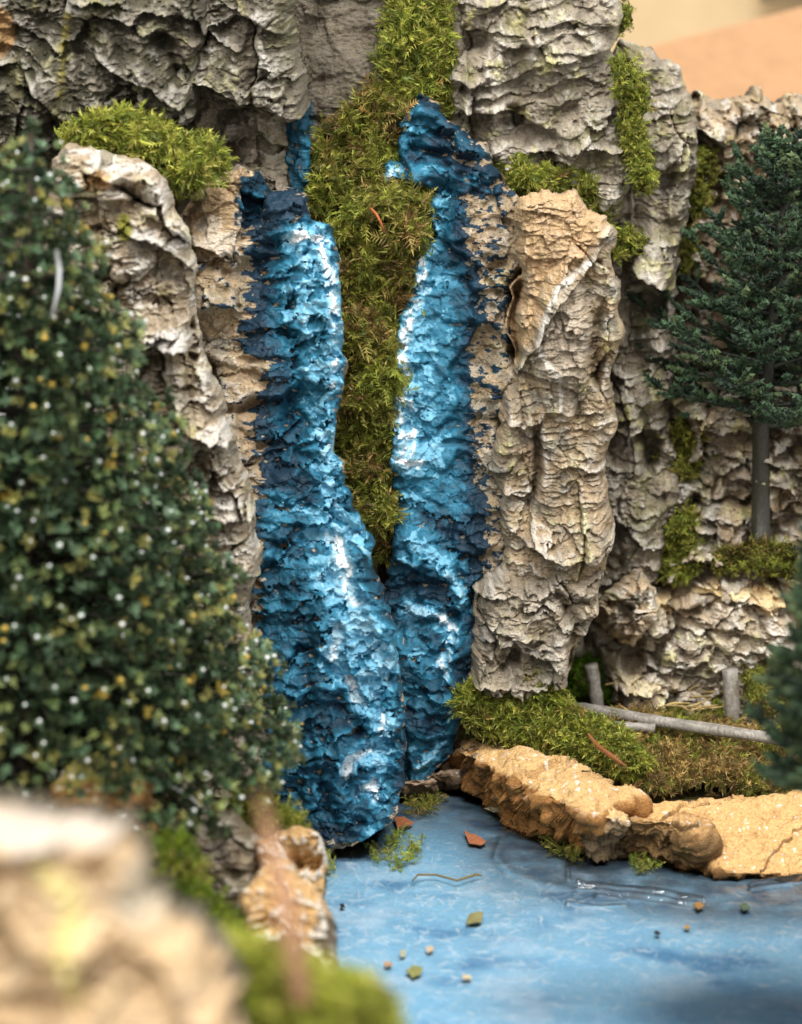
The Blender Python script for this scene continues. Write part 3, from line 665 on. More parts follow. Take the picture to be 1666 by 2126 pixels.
cliff('cork_bark_piece', 'dark shaded cork behind the tip of the speckled fir', [(-60, 150), (120, 150), (240, 230), (240, 400), (100, 520), (-60, 520)],
      (0.09, 0.0, 0.0), 4.0, 650, dict(tan=0.1, green=0.4, white=0.2, lime=0.1, dark=0.8), T=0.03, edge=60)  # darker colour put in for the shade under the overhang

# middle left pillar
def ml_col(s, C):
    for cx, cy, rx, ry, a in ((350, 690, 52, 30, 1), (300, 480, 40, 22, 0.9), (270, 350, 60, 12, 0.9), (350, 500, 50, 14, .8), (440, 880, 45, 22, 0.9), (470, 1020, 40, 16, 0.7), (175, 322, 30, 10, .9), (330, 400, 26, 30, .7)):
        q = np.hypot((s.X - cx) / rx, (s.Y - cy) / ry) + 0.5 * fbm(s.u / 14, s.v / 10, int(cx), 3)
        C = mixc(C, lin(226, 220, 212), sstep(1.05, 0.6, q + 0.35 * fbm(s.u / 6, s.v / 5, 12, 3)) * a * 0.8)
    q = np.hypot((s.X - 262) / 16, (s.Y - 472) / 34) + 0.4 * fbm(s.u / 14, s.v / 10, 77, 3)
    C = mixc(C, lin(142, 140, 62), sstep(1.1, 0.8, q))
    q = np.hypot((s.X - 210) / 34, (s.Y - 378) / 26) + 0.5 * fbm(s.u / 14, s.v / 10, 78, 3)
    return mixc(C, lin(206, 168, 120), sstep(1.1, 0.6, q))
cliff('cork_bark_piece', 'pale grey cork pillar with white lips between the speckled fir and the waterfall', [(118, 335), (150, 308), (205, 322), (255, 332), (305, 345), (345, 385), (352, 440), (396, 500), (404, 620), (412, 720), (448, 800), (472, 880), (494, 960), (522, 1050), (532, 1160), (514, 1230), (520, 1400), (530, 1600), (520, 1740), (300, 1740), (100, 1740), (60, 900), (100, 500)],
      (-0.075, 0.12, 0.1), 2.2, 660, dict(tan=0.25, green=0.25, white=0.7, lime=0.4, dark=0.2), T=0.05, edge=110, low=0.011, plate=(110, 130, 0.012, 0.012), st=((90, 0.012, 0.25), (26, 0.007, 0.15), (9, 0.003, 0.0)), fine=0.0022, tweak=ml_col,
      feats=(('lip', [(170, 355), (250, 380), (345, 420)], 40, 0.014), ('crack', [(235, 378), (280, 400), (335, 418)], 12, 0.030), ('lip', [(260, 470), (330, 495), (405, 545)], 46, 0.018), ('lip', [(270, 690), (340, 700), (400, 705)], 34, 0.020), ('bump', 345, 690, 60, 34, 0.010), ('lip', [(380, 870), (430, 890), (480, 895)], 36, 0.018), ('lip', [(420, 1040), (480, 1050), (520, 1060)], 30, 0.012), ('crack', [(400, 640), (395, 760), (385, 830)], 14, 0.022)))
# second slab with smooth strips, tucked against the waterfall
def ml2_col(s, C):
    q = np.hypot((s.X - 545) / 60, (s.Y - 430) / 78) + 0.45 * fbm(s.u / 18, s.v / 14, 77, 4)
    C = mixc(C, blue_ramp(0.03 + 0.16 * fbm(s.u / 14, s.v / 12, 79, 3) + 0.06 * s.hp), sstep(1.08, 0.92, q))
    mk = sstep(0, 14, s.X - np.interp(s.Y, [380, 500, 560, 640, 700, 760, 840, 900], [520, 510, 535, 520, 492, 535, 520, 500]) - 18 * fbm(s.u / 26, s.v / 12, 80, 4))
    C = mixc(C, blue_ramp(0.10 + 0.12 * fbm(s.u / 30, s.v / 12, 81, 3) + 0.06 * s.hp), mk)
    for cx, cy, rx, ry in ((455, 500, 50, 16), (430, 470, 30, 20)):
        q = np.hypot((s.X - cx) / rx, (s.Y - cy) / ry) + 0.5 * fbm(s.u / 14, s.v / 10, 82, 3)
        C = mixc(C, lin(226, 212, 192), sstep(1.05, 0.7, q) * 0.8)
    return C
cliff('cork_bark_piece', 'tan cork piece with smooth horizontal strips and a navy painted shoulder', [(378, 470), (402, 412), (440, 385), (492, 350), (532, 366), (556, 410), (562, 470), (540, 520), (500, 560), (440, 560), (388, 540)],
      (-0.008, 0.15, 0.12), 1.8, 670, dict(tan=0.55, green=0.12, white=0.45, lime=0.2, dark=0.1), T=0.035, edge=70, low=0.007, plate=(120, 140, 0.007, 0.007), st=((56, 0.009, 0.0), (20, 0.0036, 0.05), (8, 0.0014, 0.0)), fine=0.0010, tweak=ml2_col,
      feats=(('lip', [(390, 500), (450, 530), (510, 545)], 34, 0.013), ('crack', [(430, 740), (445, 800), (462, 850)], 7, 0.016), ('lip', [(400, 640), (450, 632), (520, 640)], 30, 0.008), ('crack', [(460, 850), (500, 848), (540, 838)], 5, 0.008)))

# right of the waterfall
def rc_col(s, C):
    top = sstep(0, 30, np.interp(s.X, [1060, 1120, 1180, 1270], [770, 660, 560, 470]) - s.Y + 14 * fbm(s.u / 22, s.v / 22, 3, 3))
    lam = 0.5 + 0.5 * fbm(s.u / 40, s.v / 5, 31, 3)
    C = mixc(C, mixc(np.broadcast_to(lin(186, 146, 102), C.shape), lin(226, 192, 144), lam), top * 0.6)
    q = np.hypot((s.X - 1170) / 60, (s.Y - 690) / 150)
    C = mixc(C, lin(182, 168, 150), sstep(1.1, 0.7, q + 0.3 * fbm(s.u / 20, s.v / 20, 33, 3)) * (1 - top) * 0.8)
    d, sg, pr = segd(s.X + 8 * fbm(s.u / 20, s.v / 20, 9, 3), s.Y, [(1230, 520), (1150, 590), (1118, 680), (1120, 720), (1160, 770), (1165, 830)])
    C = mixc(C, lin(238, 232, 222), sstep(7, 2, d) * 0.85)
    return C
cliff('cork_bark_piece', 'tall tan cork piece with a laminated cut top and whitish curled lip', [(1078, 425), (1100, 402), (1190, 410), (1215, 440), (1252, 452), (1268, 490), (1262, 540), (1278, 600), (1285, 700), (1262, 780), (1270, 880), (1246, 960), (1268, 1110), (1252, 1172), (1200, 1196), (1100, 1196), (1056, 1180), (1046, 1050), (1030, 960), (1042, 870), (1078, 770), (1058, 650), (1086, 560)],
      (0.02, 0.05, -0.05), 1.8, 680, dict(tan=0.35, green=0.35, white=0.65, lime=0.5, dark=0.15), T=0.03, edge=60, low=0.006, plate=(100, 190, 0.005, 0.008), st=((40, 0.006, 0.05), (15, 0.0042, 0.05), (7, 0.0018, 0.0)), fine=0.0010, tweak=rc_col,
      feats=(('bump', 1165, 700, 62, 160, 0.020), ('crack', [(1082, 560), (1066, 640), (1074, 760)], 13, 0.03), ('lip', [(1085, 740), (1150, 620), (1260, 490)], 24, 0.012), ('crack', [(1112, 830), (1118, 950), (1100, 1050)], 9, 0.016), ('lip', [(1050, 855), (1090, 862), (1125, 850)], 30, 0.012), ('lip', [(1080, 1090), (1170, 1130), (1262, 1120)], 50, 0.016), ('crack', [(1250, 620), (1225, 720), (1235, 800)], 14, 0.014), ('lip', [(1040, 1000), (1080, 1010), (1110, 990)], 30, 0.009)))
cliff('cork_chunk', 'knobbly brown cork chunk at the foot of the tan slab above the green moss', [(992, 1215), (1045, 1180), (1130, 1185), (1240, 1180), (1230, 1260), (1185, 1330), (1165, 1410), (1100, 1425), (1005, 1425), (982, 1400), (990, 1300)],
      (0.012, 0.08, 0.0), 1.8, 690, dict(tan=0.15, green=0.2, white=0.4, lime=0.2, dark=0.4), T=0.040, edge=80, low=0.010, plate=(80, 80, 0.009, 0.011), st=((44, 0.009, 0.05), (18, 0.0036, 0.0), (7, 0.0014, 0.0)), fine=0.0014, pit=0.004,
      feats=(('crack', [(1150, 1200), (1190, 1280), (1180, 1400)], 14, 0.02), ('crack', [(1030, 1370), (1080, 1340)], 14, 0.014)))
# upper right, behind and out of focus
UR = dict(tan=0.05, green=0.9, white=0.5, lime=0.6, dark=0.4)
cliff('cork_bark_piece', 'green-grey ridged cork cliff at the top, right of the hanging moss', [(900, -60), (1268, -60), (1284, 40), (1262, 110), (1296, 170), (1308, 300), (1296, 420), (1256, 460), (1190, 420), (1090, 400), (1060, 370), (1000, 320), (940, 260), (905, 150)],
      (0.125, -0.02, -0.05), 2.4, 700, UR, T=0.055, edge=120, low=0.013, plate=(170, 150, 0.007, 0.008), st=((70, 0.013, 0.18), (32, 0.0085, 0.12), (12, 0.0025, 0.05)), fine=0.0018,
      feats=(('lip', [(950, 180), (1060, 200), (1170, 250)], 60, 0.016), ('crack', [(1060, 180), (1078, 230), (1076, 250)], 12, 0.022), ('crack', [(930, 95), (1000, 80), (1020, 90)], 20, 0.016), ('lip', [(1150, 280), (1230, 270), (1300, 300)], 30, 0.010), ('crack', [(1140, 280), (1150, 350), (1160, 390)], 10, 0.014)))
cliff('cork_bark_piece', 'ridged grey cork column behind the tan slab, moss along its left edge', [(1262, 130), (1290, 90), (1345, 112), (1402, 150), (1432, 215), (1440, 330), (1404, 500), (1392, 600), (1405, 700), (1385, 850), (1412, 1000), (1362, 1180), (1280, 1230), (1215, 1220), (1225, 1000), (1232, 900), (1250, 700), (1240, 450), (1290, 380)],
      (0.150, 0.05, -0.05), 2.6, 710, dict(tan=0.1, green=0.8, white=0.55, lime=0.6, dark=0.3), T=0.055, edge=110, low=0.012, plate=(120, 170, 0.007, 0.008), st=((56, 0.012, 0.15), (26, 0.0075, 0.12), (10, 0.0025, 0.05)), fine=0.0016,
      feats=(('bump', 1345, 520, 60, 60, 0.02), ('lip', [(1300, 530), (1350, 545), (1400, 585)], 50, 0.024), ('crack', [(1310, 600), (1380, 640)], 24, 0.02), ('crack', [(1300, 870), (1350, 900), (1340, 960)], 16, 0.03), ('lip', [(1220, 850), (1290, 860), (1330, 850)], 30, 0.014)))
cliff('cork_bark_piece', 'pale far cork wall below the tan board, behind the dark fir', [(1410, 230), (1440, 190), (1490, 222), (1560, 195), (1610, 215), (1680, 205), (1780, 200), (1780, 800), (1390, 800), (1392, 600), (1420, 400)],
      (0.20, 0.05, -0.05), 3.0, 720, dict(tan=0.35, green=0.25, white=0.7, lime=0.4, dark=0.1), T=0.04, edge=70, low=0.010, plate=(90, 110, 0.014, 0.010), st=((60, 0.014, -0.3), (24, 0.006, -0.25), (10, 0.002, 0.0)), fine=0.0014, jit=14)
cliff('cork_bark_piece', 'blurred pale cork rocks behind the trunk of the dark fir', [(1370, 800), (1440, 780), (1780, 780), (1780, 1230), (1380, 1230), (1360, 1100), (1390, 950)],
      (0.17, 0.1, -0.1), 3.0, 730, dict(tan=0.3, green=0.3, white=0.65, lime=0.5, dark=0.15), T=0.05, edge=80, low=0.012, plate=(110, 90, 0.014, 0.012), st=((50, 0.014, -0.15), (22, 0.006, -0.1), (9, 0.002, 0.0)), fine=0.0014,
      feats=(('crack', [(1400, 860), (1400, 940), (1380, 980)], 40, 0.04), ('crack', [(1450, 1000), (1440, 1040)], 16, 0.02), ('crack', [(1620, 1000), (1640, 1080)], 24, 0.02)))
def bo_col(s, C):
    q = sdpoly(s.X + 10 * fbm(s.u / 20, s.v / 20, 3, 3), s.Y, [(1345, 1225), (1480, 1185), (1600, 1190), (1610, 1240), (1560, 1250), (1520, 1215), (1440, 1235), (1350, 1250)])
    C = mixc(C, lin(232, 200, 152), sstep(-6, 8, q) * 0.85)
    q = sdpoly(s.X, s.Y, [(1240, 1262), (1318, 1180), (1340, 1215), (1290, 1262)])
    C = mixc(C, lin(226, 190, 140), sstep(-6, 8, q + 8 * fbm(s.u / 14, s.v / 14, 7, 3)) * 0.8)
    d, _, _ = segd(s.X, s.Y + 5 * fbm(s.u / 14, s.v / 14, 8, 3), [(1255, 1350), (1270, 1375), (1340, 1400)])
    return mixc(C, lin(226, 206, 172), sstep(15, 8, d)) * 1.4
cliff('cork_boulder', 'squat pale cork boulder behind the wooden fence posts', [(1238, 1262), (1290, 1205), (1322, 1182), (1352, 1226), (1400, 1205), (1480, 1178), (1600, 1188), (1632, 1270), (1650, 1400), (1610, 1500), (1480, 1520), (1350, 1500), (1300, 1510), (1256, 1470), (1246, 1380), (1240, 1310)],
      (0.150, 0.15, 0.0), 2.0, 740, dict(tan=0.2, green=0.1, white=0.8, lime=0.5, dark=0.0), T=0.06, edge=130, low=0.012, plate=(120, 90, 0.016, 0.014), st=((52, 0.008, -0.05), (20, 0.0045, -0.05), (8, 0.0018, 0.0)), fine=0.0013, tweak=bo_col,
      feats=(('bump', 1470, 1300, 90, 70, 0.012), ('crack', [(1262, 1300), (1290, 1340), (1330, 1330)], 24, 0.024), ('lip', [(1250, 1360), (1290, 1390), (1345, 1405)], 16, 0.012), ('crack', [(1350, 1250), (1400, 1235), (1440, 1250)], 12, 0.008), ('lip', [(1430, 1270), (1500, 1285), (1580, 1290)], 40, 0.006)))
def pale(s, C): return C * 1.35
cliff('cork_chunk', 'pointed pale cork chunk leaning on the left end of the squat boulder', [(1240, 1262), (1290, 1205), (1322, 1184), (1350, 1226), (1352, 1290), (1310, 1330), (1262, 1315)],
      (0.125, 0.3, 0.0), 2.0, 742, dict(tan=0.35, green=0.05, white=0.7, lime=0.5, dark=0.0), T=0.045, edge=80, low=0.006, plate=(60, 60, 0.009, 0.008), st=((36, 0.006, 0.1), (14, 0.003, 0.0)), fine=0.0012, tweak=pale)
cliff('cork_chunk', 'low layered cork chunk bulging from the front of the squat boulder', [(1345, 1345), (1400, 1312), (1500, 1300), (1560, 1335), (1590, 1420), (1550, 1500), (1400, 1490), (1345, 1420)],
      (0.158, 0.3, 0.0), 2.0, 744, dict(tan=0.1, green=0.1, white=0.7, lime=0.5, dark=0.0), T=0.05, edge=90, low=0.006, plate=(90, 60, 0.008, 0.008), st=((36, 0.008, -0.1), (14, 0.005, -0.05), (7, 0.002, 0)), fine=0.0012, tweak=pale)
cliff('cork_chunk', 'small dark cork chunk wedged between the ridged column and the boulder', [(1180, 1220), (1260, 1200), (1290, 1260), (1250, 1330), (1240, 1400), (1170, 1410), (1160, 1320)],
      (0.175, 0.1, 0.0), 2.4, 750, dict(tan=0.1, green=0.3, white=0.35, lime=0.1, dark=0.4), T=0.03, edge=60, plate=(60, 60, 0.008, 0.008))

# left bank
def tanpaint(top, dk):
    def f(s, C):
        C = mixc(C, lin(222, 178, 116), np.clip(0.75 + 0.5 * fbm(s.u / 30, s.v / 24, 5, 3), 0, 1) * top)
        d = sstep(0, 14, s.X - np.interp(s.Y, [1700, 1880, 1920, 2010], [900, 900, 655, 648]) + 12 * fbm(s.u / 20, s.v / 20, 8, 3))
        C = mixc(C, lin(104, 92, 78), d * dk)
        w = sstep(0.6, 1.6, s.hp + s.hq + 0.9 * fbm(s.u / 8, s.v / 6, 9, 3))
        return mixc(C, lin(240, 232, 218), w * 0.9)
    return f
SM = dict(low=0.007, plate=(80, 80, 0.006, 0.006), st=((40, 0.006, 0.1), (16, 0.003, 0.0), (7, 0.0012, 0.0)), fine=0.0014)
cliff('cork_chunk', 'tan cork chunk with whitened edges and a dark right face, at the left pond shore', [(505, 1880), (540, 1830), (575, 1798), (605, 1805), (640, 1850), (672, 1885), (690, 1930), (700, 2010), (680, 2100), (560, 2120), (500, 2000)],
      (-0.24, 0.55, 0.0), 1.9, 760, dict(tan=0.8, green=0.05, white=0.7, lime=0.1, dark=0.1), T=0.05, edge=70, tweak=tanpaint(0.85, 0.85), **SM)
cliff('cork_chunk', 'small tan cork chunk with a hollow side behind the larger one on the left shore', [(540, 1760), (580, 1738), (610, 1728), (655, 1736), (668, 1765), (672, 1850), (640, 1870), (560, 1870)],
      (-0.17, 0.5, 0.0), 1.9, 770, dict(tan=0.8, green=0.05, white=0.6, lime=0.1, dark=0.1), T=0.035, edge=50, tweak=tanpaint(0.85, 0.0), feats=(('crack', [(600, 1800), (640, 1790), (670, 1800)], 18, 0.022),), **SM)
cliff('cork_chunk', 'grey cork chunk under the speckled fir beside the dark green moss', [(370, 1720), (430, 1680), (500, 1690), (538, 1750), (545, 1850), (510, 1900), (430, 1930), (370, 1840)],
      (-0.19, 0.35, 0.0), 2.4, 780, dict(tan=0.2, green=0.35, white=0.5, lime=0.3, dark=0.35), T=0.05, edge=70, **SM)
def fr_col(s, C):
    C = mixc(C, lin(222, 190, 148), np.clip(0.7 + 0.7 * fbm(s.u / 60, s.v / 60, 5, 3), 0, 1) * sstep(1640, 1800, s.Y + 0.3 * (300 - s.X)) * 0.8)
    d, _, _ = segd(s.X + 30 * fbm(s.u / 60, s.v / 60, 6, 3), s.Y, [(120, 1760), (180, 1820), (170, 1930), (190, 2000)])
    C = mixc(C, lin(226, 216, 126), sstep(34, 10, d + 14 * fbm(s.u / 20, s.v / 20, 61, 3)) * 0.5)
    q = np.hypot((s.X - 130) / 190, (s.Y - 1690) / 50) + 0.4 * fbm(s.u / 40, s.v / 40, 9, 3)
    C = mixc(C, lin(206, 196, 186), sstep(1.1, 0.6, q) * 0.7)
    q = np.hypot((s.X - 310) / 70, (s.Y - 1830) / 70) + 0.4 * fbm(s.u / 40, s.v / 40, 10, 3)
    return mixc(C, lin(200, 188, 166), sstep(1.1, 0.6, q) * 0.85)
cliff('cork_boulder', 'large out of focus tan and white cork boulder in the lower left corner', [(-80, 1672), (40, 1672), (160, 1690), (250, 1706), (290, 1770), (320, 1850), (390, 1910), (455, 1975), (480, 2050), (500, 2150), (520, 2300), (-80, 2300)],
      (-0.72, 0.25, 0.05), 4.5, 790, jit=26, colour=dict(tan=0.6, green=0.1, white=0.5, lime=0.3, dark=0.1), T=0.05, edge=100, low=0.016, plate=(90, 70, 0.014, 0.010), st=((50, 0.014, 0.3), (20, 0.006, 0.0)), fine=0.0016, tweak=fr_col)
# ------------------------------------------------------------------ right bank blocks (cut cork laid flat)
def block(name, label, cor, n, seed, colour, rough=0.006, rnd=0.25, group=None, cat='cork bark'):
    """cor: 8 corners, top quad then bottom quad (back-left, back-right, front-right, front-left)"""
    cor = np.array(cor, float)
    nu, nv, nw = n
    pts = []; fcs = []; fl = []
    def face(o, a, b, na, nb, lab):
        base = sum(len(p) for p in pts)
        A, B = np.meshgrid(np.linspace(0, 1, na + 1), np.linspace(0, 1, nb + 1), indexing='ij')
        pts.append((np.array(o)[None, None] + A[..., None] * np.array(a) + B[..., None] * np.array(b)).reshape(-1, 3))
        id_ = np.arange((na + 1) * (nb + 1)).reshape(na + 1, nb + 1) + base
        fcs.append(np.stack([id_[:-1, :-1].ravel(), id_[1:, :-1].ravel(), id_[1:, 1:].ravel(), id_[:-1, 1:].ravel()], 1)); fl.append(np.full(na * nb, lab))
    # unit cube: x right, y toward the back, z up
    face((0, 0, 1), (1, 0, 0), (0, 1, 0), nu, nv, 0); face((0, 0, 0), (0, 1, 0), (1, 0, 0), nv, nu, 1)
    face((0, 0, 0), (1, 0, 0), (0, 0, 1), nu, nw, 2); face((0, 1, 0), (0, 0, 1), (1, 0, 0), nw, nu, 3)
    face((0, 0, 0), (0, 0, 1), (0, 1, 0), nw, nv, 4); face((1, 0, 0), (0, 1, 0), (0, 0, 1), nv, nw, 5)
    U = np.concatenate(pts); Fq = np.concatenate(fcs); Lb = np.concatenate(fl)
    key = np.round(U * 20000).astype(np.int64); _, first, inv = np.unique(key, axis=0, return_index=True, return_inverse=True)
    U = U[first]; Fq = inv.ravel()[Fq]
    c = U * 2 - 1                                             # rounding
    ln = (np.abs(c) ** (2 / rnd)).sum(1) ** (rnd / 2); c = c / np.maximum(ln, 1e-9)[:, None]
    U2 = (c + 1) / 2
    tl = cor[0], cor[1], cor[2], cor[3]; bl = cor[4], cor[5], cor[6], cor[7]
    x, y, z = U2[:, :1], U2[:, 1:2], U2[:, 2:]
    top = cor[3] * (1 - x) * (1 - y) + cor[2] * x * (1 - y) + cor[1] * x * y + cor[0] * (1 - x) * y
    bot = cor[7] * (1 - x) * (1 - y) + cor[6] * x * (1 - y) + cor[5] * x * y + cor[4] * (1 - x) * y
    V = bot * (1 - z) + top * z
    nrm = np.zeros_like(V)
    a, b, d = V[Fq[:, 0]], V[Fq[:, 1]], V[Fq[:, 3]]
    fn = np.cross(b - a, d - a)
    for k in range(4): np.add.at(nrm, Fq[:, k], fn)
    nrm /= np.linalg.norm(nrm, axis=1, keepdims=True) + 1e-12
    if ((V - V.mean(0)) * nrm).sum() < 0: nrm = -nrm; Fq = Fq[:, ::-1]
    q = V * 40
    topness = np.clip(nrm[:, 2], 0, 1)
    d1 = f3(q[:, 0], q[:, 1], q[:, 2], seed, 3); d2 = f3(q[:, 0] * 4, q[:, 1] * 4, q[:, 2] * 4, seed + 40, 4)
    lump = 1 - np.abs(f3(q[:, 0] * 2, q[:, 1] * 2, q[:, 2] * 2, seed + 80, 3)) * 2
    amp = rough * (1.35 - 0.75 * topness)
    uu = (V[:, 0] - V[:, 1]) * 3700 + 14 * d2; vv = (V[:, 2] - 0.35 * V[:, 1]) * 3700 + 14 * d1
    fA = facets(uu, vv, 95, 62, seed + 5, 1.4)[0]; fB = facets(uu, vv, 38, 26, seed + 6, 1.4)[0]
    d4 = f3(q[:, 0] * 11, q[:, 1] * 11, q[:, 2] * 11, seed + 120, 3)
    V = V + nrm * (amp * (1.5 * d1 + 0.35 * d2 + 0.5 * lump - 0.2) + 0.0003 * d4 + rough * (0.45 * fA + 0.22 * fB) * (1.1 - 0.6 * topness))[:, None]
    n2 = np.zeros_like(V); fn = np.cross(V[Fq[:, 1]] - V[Fq[:, 0]], V[Fq[:, 3]] - V[Fq[:, 0]])
    for k in range(4): np.add.at(n2, Fq[:, k], fn)
    n2 /= np.linalg.norm(n2, axis=1, keepdims=True) + 1e-12
    if (n2 * nrm).sum() < 0: n2 = -n2
    C = colour(V, 0.5 * n2 + 0.5 * nrm, d1, d2 + 0.6 * d4, seed)
    root = thing(name, label, cat, tuple(V[:, :].min(0) * [0, 0, 1] + V.mean(0) * [1, 1, 0]), group)
    for lab, nm in ((0, 'top_face'), (1, 'underside'), (2, 'front_face'), (3, 'rear_face'), (4, 'end_face'), (5, 'end_face')):
        v, f, cc = submesh(V, Fq, C, Lb == lab); mesh(nm, v, f, M_CORK, cc, root)
    return root
def bank_colour(tanv=(214, 164, 100), side=(176, 122, 66), navy=False):
    def f(V, n, d1, d2, s):
        q = V * 40
        c = np.broadcast_to(lin(*side), V.shape).copy()
        c = mixc(c, lin(132, 96, 58), sstep(0.0, 0.6, f3(q[:, 0] * 1.5, q[:, 1] * 1.5, q[:, 2] * 1.5, s + 3)) * 0.7)
        up = sstep(0.35, 0.75, n[:, 2])  # tops lighter, sides darker: own tan and orange plus painted shade
        c = mixc(c, lin(*tanv), up)
        c = mixc(c, lin(232, 190, 136), sstep(0.0, 0.5, f3(q[:, 0] * 3, q[:, 1] * 3, q[:, 2] * 3, s + 5)) * up * 0.6)
        w = sstep(0.26, 0.42, f3(q[:, 0] * 7, q[:, 1] * 7, q[:, 2] * 7, s + 7, 4) + 0.10 * d2 + 0.12 * d1) * sstep(0.1, 0.7, n[:, 2])
        c = mixc(c, lin(244, 238, 226), w * 0.9)
        c = mixc(c, lin(118, 112, 64), sstep(0.25, 0.5, f3(q[:, 0] * 2.5, q[:, 1] * 2.5, q[:, 2] * 2.5, s + 9)) * (1 - up) * 0.6)
        if navy:
            k = sstep(0.24, 0.30, f3(q[:, 0] * 5, q[:, 1] * 5, q[:, 2] * 5, s + 15, 3)) * sstep(0.055, 0.035, V[:, 0])
            c = mixc(c, lin(30, 52, 72), k)
        return c
    return f
BK = 'cut cork blocks edging the right shore'
def g(px, py, z): return G(np.array(float(px)), np.array(float(py)), z)
block('cork_bank_block', 'long orange-tan cork block with a pale top, from the waterfall foot along the shore',
      [g(965, 1522, .036), g(1330, 1640, .040), g(1225, 1700, .036), g(932, 1552, .034), g(965, 1580, -.006), g(1330, 1720, -.006), g(1200, 1775, -.006), g(940, 1620, -.006)], (200, 44, 46), 801, bank_colour((216, 176, 120), (172, 122, 68), navy=True), 0.0085, 0.30, BK)
block('cork_bank_block', 'knobbly grey-brown cork knob jutting from the right shore into the pond',
      [g(1215, 1660, .036), g(1310, 1672, .036), g(1305, 1705, .032), g(1205, 1705, .032), g(1215, 1760, -.008), g(1310, 1770, -.008), g(1290, 1806, -.008), g(1210, 1796, -.008)], (80, 44, 60), 811, bank_colour((222, 184, 128), (150, 128, 98)), 0.0085, 0.55, BK)
th = np.array([-0.008, 0.012, -0.020])
tq = [g(1300, 1668, .026), g(1760, 1642, .030), g(1760, 1815, .003), g(1512, 1816, .003)]
block('cork_bank_block', 'flat tan cork slab with white specks sloping into the pond on the right', [*tq, *[p + th for p in tq]], (180, 110, 22), 821, bank_colour((218, 174, 116), (140, 102, 60)), 0.0055, 0.14, BK)
block('cork_bank_block', 'dull brown cork block under the moss near the fence, shaded at the pond edge',
      [g(1290, 1690, .030), g(1440, 1700, .030), g(1460, 1740, .020), g(1300, 1730, .020), g(1290, 1730, -.008), g(1440, 1760, -.008), g(1480, 1822, -.008), g(1310, 1800, -.008)], (80, 46, 40), 831, bank_colour((180, 140, 90), (124, 96, 60)), 0.007, 0.4, BK)
for px, py, w_, lb, sd_ in ((868, 1640, 44, 'small pinkish cork rubble piece touching the foot of the waterfall', 841), (925, 1622, 40, 'small grey cork rubble piece in the dark gap before the long tan block', 842), (900, 1602, 50, 'brown cork rubble piece wedged under the right waterfall branch', 843)):
    block('cork_lump', lb, [g(px - w_, py - 22, .016), g(px + w_, py - 26, .018), g(px + w_ * .8, py - 2, .012), g(px - w_, py, .010), g(px - w_, py, -.006), g(px + w_, py, -.006), g(px + w_ * .8, py + 16, -.006), g(px - w_, py + 18, -.006)], (36, 22, 18), sd_, bank_colour((170, 146, 122), (128, 106, 82)), 0.006, 0.6, 'cork rubble at the waterfall foot')
def wy(px, py, y): return W(np.array(float(px)), np.array(float(py)), y)
ft = [wy(125, 1622, -.335), wy(300, 1618, -.335)]; bt = [p + [0, .03, .003] for p in ft]; dn = np.array([0, 0, -.05])
block('cork_chunk', 'dull ochre cork block half hidden under the lowest boughs of the speckled fir', [bt[0], bt[1], ft[1], ft[0], bt[0] + dn, bt[1] + dn, ft[1] + dn, ft[0] + dn], (60, 20, 40), 851, bank_colour((150, 140, 70), (150, 112, 66)), 0.005, 0.3)

# ------------------------------------------------------------------ scattering small pieces
def basis(d, rng):
    d = d / (np.linalg.norm(d, axis=1, keepdims=True) + 1e-12)
    r = rng.normal(size=d.shape)
    a = np.cross(d, r); a /= np.linalg.norm(a, axis=1, keepdims=True) + 1e-12
    b = np.cross(d, a)
    return np.stack([d, a, b], 2)                              # columns: x along d
def scatter(name, temps, P, R, S, C, mat, parent, rng, tipcol=None, kind=None, smooth=False):
    n = len(P); pick = rng.integers(0, len(temps), n)
    VV, FF, CC = [], [], []; base = 0
    for i, (tv, tf) in enumerate(temps):
        k = pick == i
        if not k.any(): continue
        v = np.einsum('nij,mj->nmi', R[k], tv) * (S[k][:, None, None] if S.ndim == 1 else S[k][:, None, :]) + P[k][:, None, :]
        m_ = len(tv)
        f = tf[None] + (np.arange(k.sum()) * m_)[:, None, None] + base
        c = np.repeat(C[k][:, None, :], m_, 1)
        if tipcol is not None:
            w = np.clip(tv[:, 0], 0, 1)[None, :, None] ** 1.5
            c = c * (1 - w * 0.0) * (1 + w * tipcol)
        VV.append(v.reshape(-1, 3)); FF.append(f.reshape(-1, 3)); CC.append(c.reshape(-1, 3)); base += k.sum() * m_
    return mesh(name, np.concatenate(VV), np.concatenate(FF), mat, np.concatenate(CC), parent, smooth=smooth, kind=kind)
def sprig(rng, pairs=6, curl=0.5, wide=0.22):
    """feathery moss shoot along +x, curling to -z"""
    V, Fc = [], []
    def pt(t): return np.array([math.sin(curl * t * 1.6) / (curl * 1.6), 0.0, -(1 - math.cos(curl * t * 1.6)) / (curl * 1.6)])
    def tri(a, b, c): V.extend([a, b, c]); k = len(V); Fc.append([k - 3, k - 2, k - 1])
    w = 0.035
    for t0, t1 in ((0, .5), (.5, 1.0)):
        tri(pt(t0) + [0, w, 0], pt(t0) - [0, w, 0], pt(t1))
    for i in range(pairs):
        t = 0.08 + 0.86 * i / pairs; L = wide * (1.15 - 0.65 * t) * rng.uniform(0.8, 1.2)
        for sgn in (-1, 1):
            b = pt(t); tip = pt(min(1.05, t + 0.20)) + np.array([0, sgn * L, rng.normal(0.03, 0.06)])
            tri(b + [-.03, 0, 0.01], b + [0.07, sgn * 0.02, 0], tip)
    tri(pt(.86) + [0, .04, 0], pt(.86) - [0, .04, 0], pt(1.12))
    return np.array(V), np.array(Fc)
RNG = np.random.default_rng(5)
